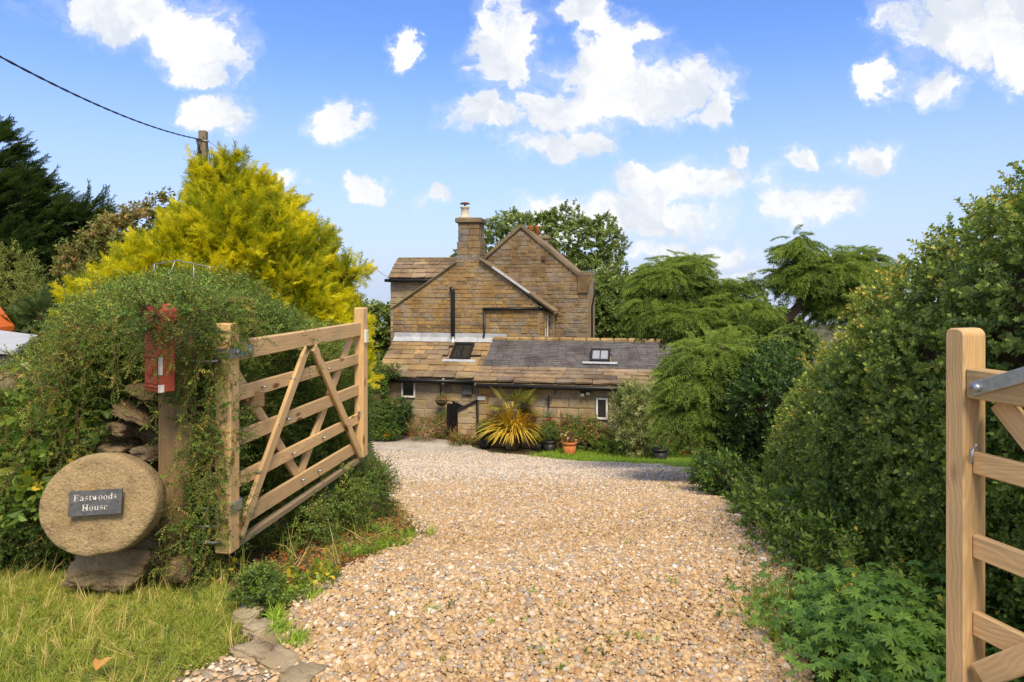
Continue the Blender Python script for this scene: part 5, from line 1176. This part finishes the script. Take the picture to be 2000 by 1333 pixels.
def pot(name, label, px, pyb, w_px, h_px, mat, group, d=None, rim=True, plantf=None):
    g = G(px, pyb) if d is None else None; base = g if g is not None else PX(px, pyb, d); d_ = base.y; r = w_px*d_/F/2; h = h_px*d_/F
    t = thing(name, label, 'plant pot', base, group)
    lathe('body', [(r*.70, 0), (r*.74, .01), (r*.93, h*.80), (r*.93, h*.8)], base-Vector(base)+Vector((0, 0, 0)), mat, t, 22, True)
    lathe('rim', [(r*.94, h*.79), (r*1.0, h*.80), (r*1.03, h), (r*.95, h), (r*.9, h*.9), (r*.2, h*.88)], (0, 0, 0), mat, t, 22, True)
    return t, base, r, h
PG = 'plant pots along the cottage wall'
t, pb, r_, h_ = pot('plant_pot', 'pale stone pot under the yellow strap-leaved plant', 1000, 876, 36, 26, m_coping, PG)
strap_plant('yellow_flax', 'golden yellow strap-leaved plant spilling over a stone pot', (pb.x+.05, pb.y, pb.z+h_*.9), 760, 1.3, .040, m_strap, .35, 1.5, .62)
POTS = [(948, 873, 30, 32, m_blackpot, 'black tub left of the yellow strap-leaved plant'), (1053, 880, 20, 20, m_blackpot, 'small black pot just right of the yellow plant'), (1074, 884, 26, 24, m_blackpot, 'black pot between the yellow plant and the orange pot'),
        (1112, 889, 30, 27, m_terra, 'bright orange terracotta pot planted with pansies'), (1141, 882, 20, 18, m_blackpot, 'small black pot right of the orange pot'), (1196, 886, 18, 14, m_blackpot, 'low dark pot half hidden in grass below the slim window'),
        (1237, 880, 22, 14, m_terra, 'low terracotta pot in the grass below the grey shrub'), (1289, 902, 32, 27, m_blackpot, 'large black pot below the cedar'), (1340, 893, 22, 16, m_terra, 'terracotta pot with yellow flower beside the large black pot'), (803, 852, 17, 11, m_terra, 'small orange pot of yellow flowers at the bed edge')]
FLW = {0: ([FL['pink'], FL['white']], .3), 1: ([FL['white']], .02), 2: ([FL['white']], .02), 3: ([FL['purple'], FL['white'], FL['yellow'], FL['red']], .55), 4: ([FL['yellow']], .1), 7: ([FL['pink']], .04), 8: ([FL['yellow']], .3), 9: ([FL['yellow']], .5)}
for i, (px, py, w_, hh, mt, lb) in enumerate(POTS):
    t, pb, r_, h_ = pot('plant_pot', lb, px, py, w_, hh, mt, PG)
    if i == 0:
        for q_ in range(4): o = tube('hose_coil', [Vector((math.cos(a_)*r_*.75*(1-.12*q_), -r_*.96-.02-.012*q_, h_*.48+math.sin(a_)*h_*.42*(1-.12*q_))) for a_ in np.linspace(0, 6.283, 21)], .014, m_black, t, 5, True)
    extra, sh_ = FLW.get(i, ([], 0)); pr = p_weed+extra
    if i in (5, 6): continue
    ht = {3: .22, 2: .34, 1: .22, 4: .4, 7: .42, 0: .16}.get(i, .16)
    el = [(Vector((pb.x, pb.y, pb.z+h_+ht*.55)), Vector((r_*1.15, r_*1.0, ht*.75)))]
    w_ = [(1-sh_)/2]*2+[sh_/len(extra)]*len(extra) if extra else [.5, .5]
    pl = thing('potted_plant', {0: 'pink flowers growing in the black tub', 1: 'leafy plant in the small black pot by the yellow plant', 2: 'bushy green plant in the black pot beside the orange pot', 3: 'purple and white pansies in the orange terracotta pot', 4: 'tall wispy plant in the small black pot right of the pansies', 7: 'tall straggly plant in the large black pot', 8: 'yellow-flowered plant in terracotta pot near the cedar', 9: 'yellow flowers in the small orange pot'}[i], 'plant', (pb.x, pb.y, pb.z+h_*.88))
    foliage('foliage', pl, el, pr, 150 if i != 9 else 60, (.9, 1.5), .5, .8, 1, (.2, .9), .8, .03, 8, 60+i, weights=w_)
# palm against the wall
pb = hworld(hu(1004, -3.75), -3.75, GZH); t = thing('windmill_palm', 'green fan palm against the cottage wall above the yellow plant', 'palm', pb)
trunk(t, [pb, pb+Vector((.0, 0, .8)), pb+Vector((.02, 0, 1.25))], [.09, .08, .07])
for i in range(13):
    an = random.uniform(0, 6.283); el = random.uniform(-.25, 1.25); dv_ = Vector((math.cos(an)*math.cos(el), math.sin(an)*math.cos(el)*.7, math.sin(el))); p0 = pb+Vector((0, 0, 1.2)); p1 = p0+dv_*random.uniform(.3, .5)
    V, Fc = tube_data([p0, p1], .009, 4); sd_ = dv_.cross(UP).normalized() if abs(dv_.z) < .98 else Vector((1, 0, 0)); nn_ = sd_.cross(dv_)
    for j in range(17):
        a_ = (j-8)*.17; dd = dv_*math.cos(a_)+sd_*math.sin(a_); ss = dd.cross(nn_); l = .62*(1-.03*abs(j-8)); k = len(V)
        V += [p1, p1+dd*l*.5+ss*.026-Vector((0, 0, .01)), p1+dd*l-Vector((0, 0, .10)), p1+dd*l*.5-ss*.026-Vector((0, 0, .01))]; Fc += [(k, k+1, k+2, k+3)]
    mesh_obj('frond', V, Fc, m_palm, t)
shrub('buddleia_shrub', 'tall grey-green buddleia in front of the cottage right end', 'shrub', [E(1255, 815, 19.2, 46, 50, .5), E(1232, 788, 19.3, 22, 28, .4), E(1285, 795, 19.1, 34, 34, .5), E(1250, 862, 19.1, 46, 24, .45)], p_grey+p_mid, 1000, None, None, weights=[.3, .3, .2, .2], size=(.6, 1.1), tint=(.1, .9), up=.5, depth=.7, amp=.1, seed=51)
shrub('wispy_grasses', 'wispy brown grasses and greenery before the cottage wall', 'plant', [E(1135, 850, 20.05, 42, 24, .15), E(1092, 850, 20.1, 24, 24, .15), E(1180, 864, 19.9, 34, 18, .2)], p_brown+p_weed+p_mid[:1], 1000, None, None, size=(.8, 1.6), tint=(.2, .9), up=.9, depth=.8, amp=.05, seed=52)
shrub('red_flower_plant', 'tall plant with red and lilac flowers right of the yellow plant', 'plant', [E(1068, 842, 20.1, 12, 34, .15), E(1072, 815, 20.05, 9, 7, .12)], p_weed+[FL['red'], FL['pink']], 120, None, None, weights=[.38, .38, .12, .12], size=(1, 1.7), up=.6, depth=.7, amp=.02, seed=53)
shrub('green_verge_plants', 'bright green low plants under the slim cottage window', 'plant', [E(1195, 878, 19.6, 44, 11, .3), E(1155, 880, 19.9, 22, 9, .15), E(1325, 866, 18.6, 46, 28, .4)], p_mid+p_weed, 620, None, None, size=(.6, 1.2), tint=(.3, 1), seed=54, depth=.7)
shrub('laurel_bush', 'dark glossy evergreen bush between the cedar and the hawthorn hedge', 'bush', [E(1455, 860, 10.6, 55, 65, .7), E(1490, 780, 10.2, 48, 70, .7), E(1425, 880, 11.2, 35, 35, .5), E(1500, 720, 10.8, 34, 36, .6)], p_dark+p_mid, 2600, None, m_twig, weights=[.4, .4, .1, .1], size=(.7, 1.2), tint=(.0, .9), amp=.1, seed=55, zmin=-.05)
shrub('leafy_weed', 'low bushy weed with broad leaves at the right drive edge', 'plant', [E(1425, 950, 8.6, 38, 42, .3), E(1400, 925, 9.4, 40, 26, .35)], p_mid+p_dark, 420, None, m_twig, size=(.55, .9), tint=(.1, .8), seed=56, amp=.04, zmin=-.02)
shrub('hedge_bottom_plants', 'ground elder and brambles along the foot of the hawthorn hedge', 'plant', [(Vector((x_, d_, gz(x_, d_)+.08)), Vector((.30, .42, .22))) for x_, d_ in ((2.85, 7.4), (2.55, 6.6), (2.38, 5.8), (2.2, 5.0), (2.02, 4.3), (1.95, 3.7), (1.9, 3.1))], p_mid+p_weed+p_haw[:1], 1500, None, None, size=(.5, 1.0), tint=(.1, .8), seed=57, depth=.8, amp=.05, zmin=0)
t = thing('cranesbill_plant', 'clump of green cranesbill with divided leaves at the near hedge foot', 'plant', (1.62, 2.9, 0))
P = []
for i in range(420):
    x_, d_ = random.gauss(1.70, .17), random.gauss(2.95, .28); P.append((x_, d_, gz(x_, d_)+max(0, .16-((x_-1.75)**2+(d_-2.95)**2)*.6)*random.uniform(.2, 1)))
n = len(P); scatter('foliage', p_geran, np.array(P), np.tile([-.25, -.25, 1.0], (n, 1))+RNG.normal(size=(n, 3))*.3, RNG.uniform(.7, 1.25, n), RNG.integers(0, 2, n), RNG.uniform(.1, .9, n), t)

# ------------------------------------------------------------------ ground cover: pebbles, grass, litter, weeds
m, b = newmat('pebble_stone')
ti = b.n('ShaderNodeAttribute', attribute_type='INSTANCER', attribute_name='tint').outputs['Fac']; t_ = b.n('ShaderNodeTexCoord').outputs['Object']
c = b.ramp(ti, [(0, (.34, .215, .095)), (.14, (.48, .31, .13)), (.3, (.58, .41, .20)), (.45, (.64, .475, .26)), (.58, (.52, .375, .21)), (.70, (.42, .28, .155)), (.80, (.29, .255, .20)), (.86, (.42, .375, .30)), (.93, (.68, .565, .39)), (1, (.78, .71, .58))])
c = b.mix(1.0, c, b.ramp(b.noise(t_, 2.5, 4), [(.3, (.78,)*3), (.7, (1.12,)*3)]), 'MULTIPLY')
c = b.mix(1.0, c, (.97, .955, 1.03, 1), 'MULTIPLY')
finish(b, c, .75, None, spec=.3); m_peb = m
p_peb = [pebble('p', m_peb, i+1.0) for i in range(6)]
def drive_points(n, y0, y1, pw, margin=None):
    out = []
    xs = RNG.uniform(-2.4 if y1 < 15 else -5.5, 4.6, n*4); u = RNG.random(n*4); ys = (y0**(1-pw)+u*(y1**(1-pw)-y0**(1-pw)))**(1/(1-pw))
    for x_, y_ in zip(xs, ys):
        if inpoly(x_+random.uniform(-.07, .07), y_+random.uniform(-.07, .07), DRIVE): out.append((x_, y_))
        if len(out) >= n: break
    return np.array(out)
xy = drive_points(150000, 1.9, 13, 1.35); xy = xy[xy[:, 1] < 8.2+4.5*RNG.random(len(xy))**1.5+.8*wob(np.column_stack([xy, xy[:, 0]*0]), .9, 4)]; n = len(xy)
S = np.clip(RNG.lognormal(math.log(.0074), .42, n), .0032, .020)*np.where(xy[:, 1] > 6, 1.15, 1.0)
S3 = np.stack([S*RNG.uniform(.9, 1.35, n), S*RNG.uniform(.85, 1.15, n), S*RNG.uniform(.55, .8, n)], 1)
Z = np.array([gz(a_, c_) for a_, c_ in xy])+RNG.uniform(.0, .016, n)
D = np.tile([0, 0, 1.0], (n, 1))+RNG.normal(size=(n, 3))*.28
gv = scatter('gravel', p_peb, np.column_stack([xy, Z]), D, S3, RNG.integers(0, 6, n), np.clip(RNG.random(n)*.97+.08*wob(np.column_stack([xy, Z]), .8, 3), 0, 1)); tag(gv, 'loose tan and grey pebbles covering the drive', 'gravel', kind='stuff')
xy = drive_points(42000, 6.5, 20, .6); xy = xy[xy[:, 1] > 11.5-5*RNG.random(len(xy))]; n = len(xy)
S = RNG.uniform(.010, .019, n); S3 = np.stack([S*1.2, S, S*.6], 1); Z = np.array([gz(a_, c_) for a_, c_ in xy])+RNG.uniform(-.004, .008, n)
tag(scatter('gravel_chippings', p_peb, np.column_stack([xy, Z]), np.tile([0, 0, 1.0], (n, 1))+RNG.normal(size=(n, 3))*.3, S3, RNG.integers(0, 6, n), np.where(RNG.random(n) < .82, RNG.choice([.50, .82, .855, .87, .92, .97, 1.0], n), RNG.random(n))), 'pale grey stone chippings on the lower drive', 'gravel', kind='stuff')
# grass verge
VER = [tuple(G(*p_)[:2]) for p_ in [(0, 1112), (120, 1118), (330, 1130), (420, 1125), (470, 1175), (500, 1215), (455, 1235), (470, 1262), (330, 1333)]]+[(-1.35, 2.2), (-1.5, .8), (-4.6, .8), (-4.8, 4.0), (-3.4, 4.05)]
def poly_points(n, P_, jit=.03):
    xs = [p_[0] for p_ in P_]; ys = [p_[1] for p_ in P_]; out = []
    while len(out) < n:
        x_ = random.uniform(min(xs), max(xs)); y_ = random.uniform(min(ys), max(ys))
        if inpoly(x_+random.gauss(0, jit), y_+random.gauss(0, jit), P_): out.append((x_, y_, gz(x_, y_)-.025))
    return np.array(out)
P = poly_points(24000, VER); n = len(P)
D = np.tile([0, 0, 1.0], (n, 1))+RNG.normal(size=(n, 3))*.5
T = RNG.uniform(0, 1.05, n)*.62+.26*(.5+.5*wob(P, 4, 2)); K = RNG.choice(5, n, p=[.315, .315, .315, .045, .01]); T = np.where(K == 3, RNG.uniform(.5, 1.1, n), T)
tag(scatter('grass_verge', p_grass+p_long+p_weed[:1], P, D, RNG.uniform(.38, .78, n), K, np.clip(T-.06, 0, .97)), 'tufty mown grass with straw-coloured blades below the millstone', 'grass', kind='stuff')
# lush strip by the cottage and tufts on the gravel
SP_ = [tuple(G(*p_)[:2]) for p_ in [(1035, 893), (1120, 899), (1220, 905), (1300, 908), (1350, 916), (1380, 905), (1340, 885), (1200, 878), (1100, 878)]]
P = poly_points(2600, SP_, .1); n = len(P); tag(scatter('grass_strip', p_lush, P, np.tile([0, 0, 1.0], (n, 1))+RNG.normal(size=(n, 3))*.3, RNG.uniform(.7, 1.5, n), RNG.integers(0, 2, n), RNG.uniform(.1, 1, n)), 'bright lush grass between the drive and the pots', 'grass', kind='stuff')
P = []
for i in range(90):
    px = random.uniform(730, 1480); py = random.choice([random.uniform(860, 960), random.uniform(900, 1333)]); g_ = G(px, py)
    if inpoly(g_.x, g_.y, DRIVE):
        for k in range(random.randint(2, 7)): P.append(tuple(g_+Vector((random.gauss(0, .05), random.gauss(0, .05), 0))))
P = np.array(P); n = len(P); tag(scatter('gravel_weeds', p_lush+p_weed, P, np.tile([0, 0, 1.0], (n, 1))+RNG.normal(size=(n, 3))*.3, RNG.uniform(.2, .6, n), RNG.integers(0, 4, n), RNG.uniform(.1, 1, n)), 'small green weeds sprouting through the gravel', 'weeds', kind='stuff')
# litter and weeds at the gate foot
LP = [tuple(G(*p_)[:2]) for p_ in [(430, 1130), (560, 1200), (660, 1128), (800, 1060), (820, 1035), (770, 975), (640, 1020), (500, 1090)]]
P = poly_points(5200, LP, .05); P[:, 2] += .03; n = len(P); tag(scatter('leaf_litter', p_litter+[p_long[0]], P, RNG.normal(size=(n, 3))*.8+np.array([0, 0, .4]), RNG.uniform(.4, 1.1, n), RNG.choice(2, n, p=[.97, .03]), RNG.uniform(0, 1, n)), 'orange-brown dead leaves and stalks at the foot of the gate hedge', 'litter', kind='stuff')
LP2 = [tuple(G(*p_)[:2]) for p_ in [(1440, 1010), (1560, 1333), (1680, 1333), (1600, 1120), (1500, 1000)]]
P = poly_points(2600, LP2, .12); P[:, 2] += .032; n = len(P); tag(scatter('leaf_litter', p_litter+p_weed[:1], P, RNG.normal(size=(n, 3))*.8+np.array([0, 0, .4]), RNG.uniform(.4, 1.0, n), RNG.choice(2, n, p=[.95, .05]), RNG.uniform(0, .6, n)), 'brown dead leaves on the gravel at the hawthorn hedge foot', 'litter', kind='stuff')
def clump(name, label, spots, protos, per, sp, size, tint, w=None, up=.3):
    P = []
    for px, py in spots:
        g_ = G(px, py)
        for k in range(per): P.append(tuple(g_+Vector((random.gauss(0, sp), random.gauss(0, sp), random.uniform(-.01, .02)))))
    P = np.array(P); n = len(P); g_ = G(*spots[0]); t = thing(name, label, 'plant', g_)
    scatter('foliage', protos, P, np.tile([0, 0, 1.0], (n, 1))+RNG.normal(size=(n, 3))*.45, RNG.uniform(*size, n), RNG.choice(len(protos), n, p=w), RNG.uniform(*tint, n), t); return t
g_ = G(510, 1180); t = thing('forget_me_not', 'blue-grey flowering forget-me-not clump at the corner of the grass', 'plant', g_)
el = [(Vector((g_.x, g_.y, .06)), Vector((.12, .14, .10))), (Vector((g_.x-.05, g_.y+.14, .05)), Vector((.10, .1, .08)))]
foliage('foliage', t, el, p_weed+[FL['blue']], 620, (.4, .8), .4, .9, 1, (.0, .8), .9, .02, 8, 71, weights=[.32, .32, .36])
clump('yellow_green_weed', 'yellow-green creeping weeds between the grass and the gate', [(440, 1130), (410, 1120), (560, 1150), (610, 1140), (640, 1130)], p_weed+p_bind, 26, .05, (.4, .8), (.5, 1), [.3, .3, .2, .2])
clump('green_weed_patch', 'green weeds and grass at the drive edge beyond the gate', [(700, 1085), (760, 1070), (800, 1050), (740, 1040), (590, 1170)], p_weed+p_lush, 34, .06, (.4, .9), (.2, 1))
clump('grass_clump', 'pale grass clump below the forget-me-not by the edging stones', [(535, 1215), (545, 1240), (575, 1262)], p_lush, 12, .02, (.5, 1.0), (.3, 1))
clump('hedge_foot_grass', 'grass and weeds spreading onto the gravel before the cranesbill', [(1500, 1225), (1540, 1190), (1560, 1270), (1490, 1170), (1590, 1150)], p_lush+p_weed+p_long, 34, .09, (.4, .9), (.1, .9))
# edging stones
for i, (px, py, rx, ry, lb) in enumerate(((482, 1205, 22, 13, 'topmost weathered edging stone beside the forget-me-not'), (505, 1228, 26, 12, 'second edging stone down from the forget-me-not'), (528, 1246, 30, 12, 'third edging stone, broad and flat, beside the gravel'), (500, 1272, 46, 13, 'fourth edging stone, long and low beside the grass'), (556, 1292, 44, 16, 'fifth edging stone, large and pale'), (585, 1320, 40, 17, 'bottom edging stone at the gravel edge'))):
    g_ = G(px, py); tag(rock('edging_stone', g_+Vector((0, 0, .0)), (rx*g_.y/F*1.15, ry*g_.y/F*2.3, .032), m_edge, 60+i, None, .4, 4, 6, -.5, .03), lb, 'stone', 'edging stones along the grass')
# gritty strip beside the setts
GP = [tuple(G(*p_)[:2]) for p_ in [(330, 1333), (470, 1265), (545, 1290), (560, 1333)]]+[(-.86, 2.2), (-1.3, 2.2)]
xy = poly_points(1500, GP, .02); n = len(xy); S = np.clip(RNG.lognormal(math.log(.006), .5, n), .003, .018)
o = grid_mesh('gritty_path', list(np.arange(-2, -.5, .05)), list(np.arange(1.8, 3.4, .05)), -.012, stone('gritty_earth', [(0, (.33, .27, .19)), (1, (.33, .27, .19))], 30, .6), lambda x_, y_: inpoly(x_, y_, GP)); tag(o, kind='structure')
tag(scatter('grit', p_peb, xy+np.array([0, 0, .02]), np.tile([0, 0, 1.0], (n, 1)), np.stack([S*1.1, S, S*.6], 1), RNG.integers(0, 6, n), RNG.uniform(.3, 1, n)), 'small grit scattered on the bare path edge', 'grit', kind='stuff')
# fallen leaf on the grass
g_ = G(200, 1322); V = [g_+Vector((a_*.035, c_*.045, .05+.012*abs(a_)*2)) for a_, c_ in ((0, -1), (.7, -.5), (1, .2), (.4, .35), (.3, 1), (-.3, .9), (-.5, .3), (-1, .1), (-.7, -.6))]
tag(mesh_obj('fallen_leaf', V, [(0, 1, 2, 3), (0, 3, 4, 5), (0, 5, 6), (0, 6, 7, 8)], plain('orange_leaf', (.50, .27, .07), .7), smooth=False), 'single orange-tan fallen leaf on the grass', 'leaf')
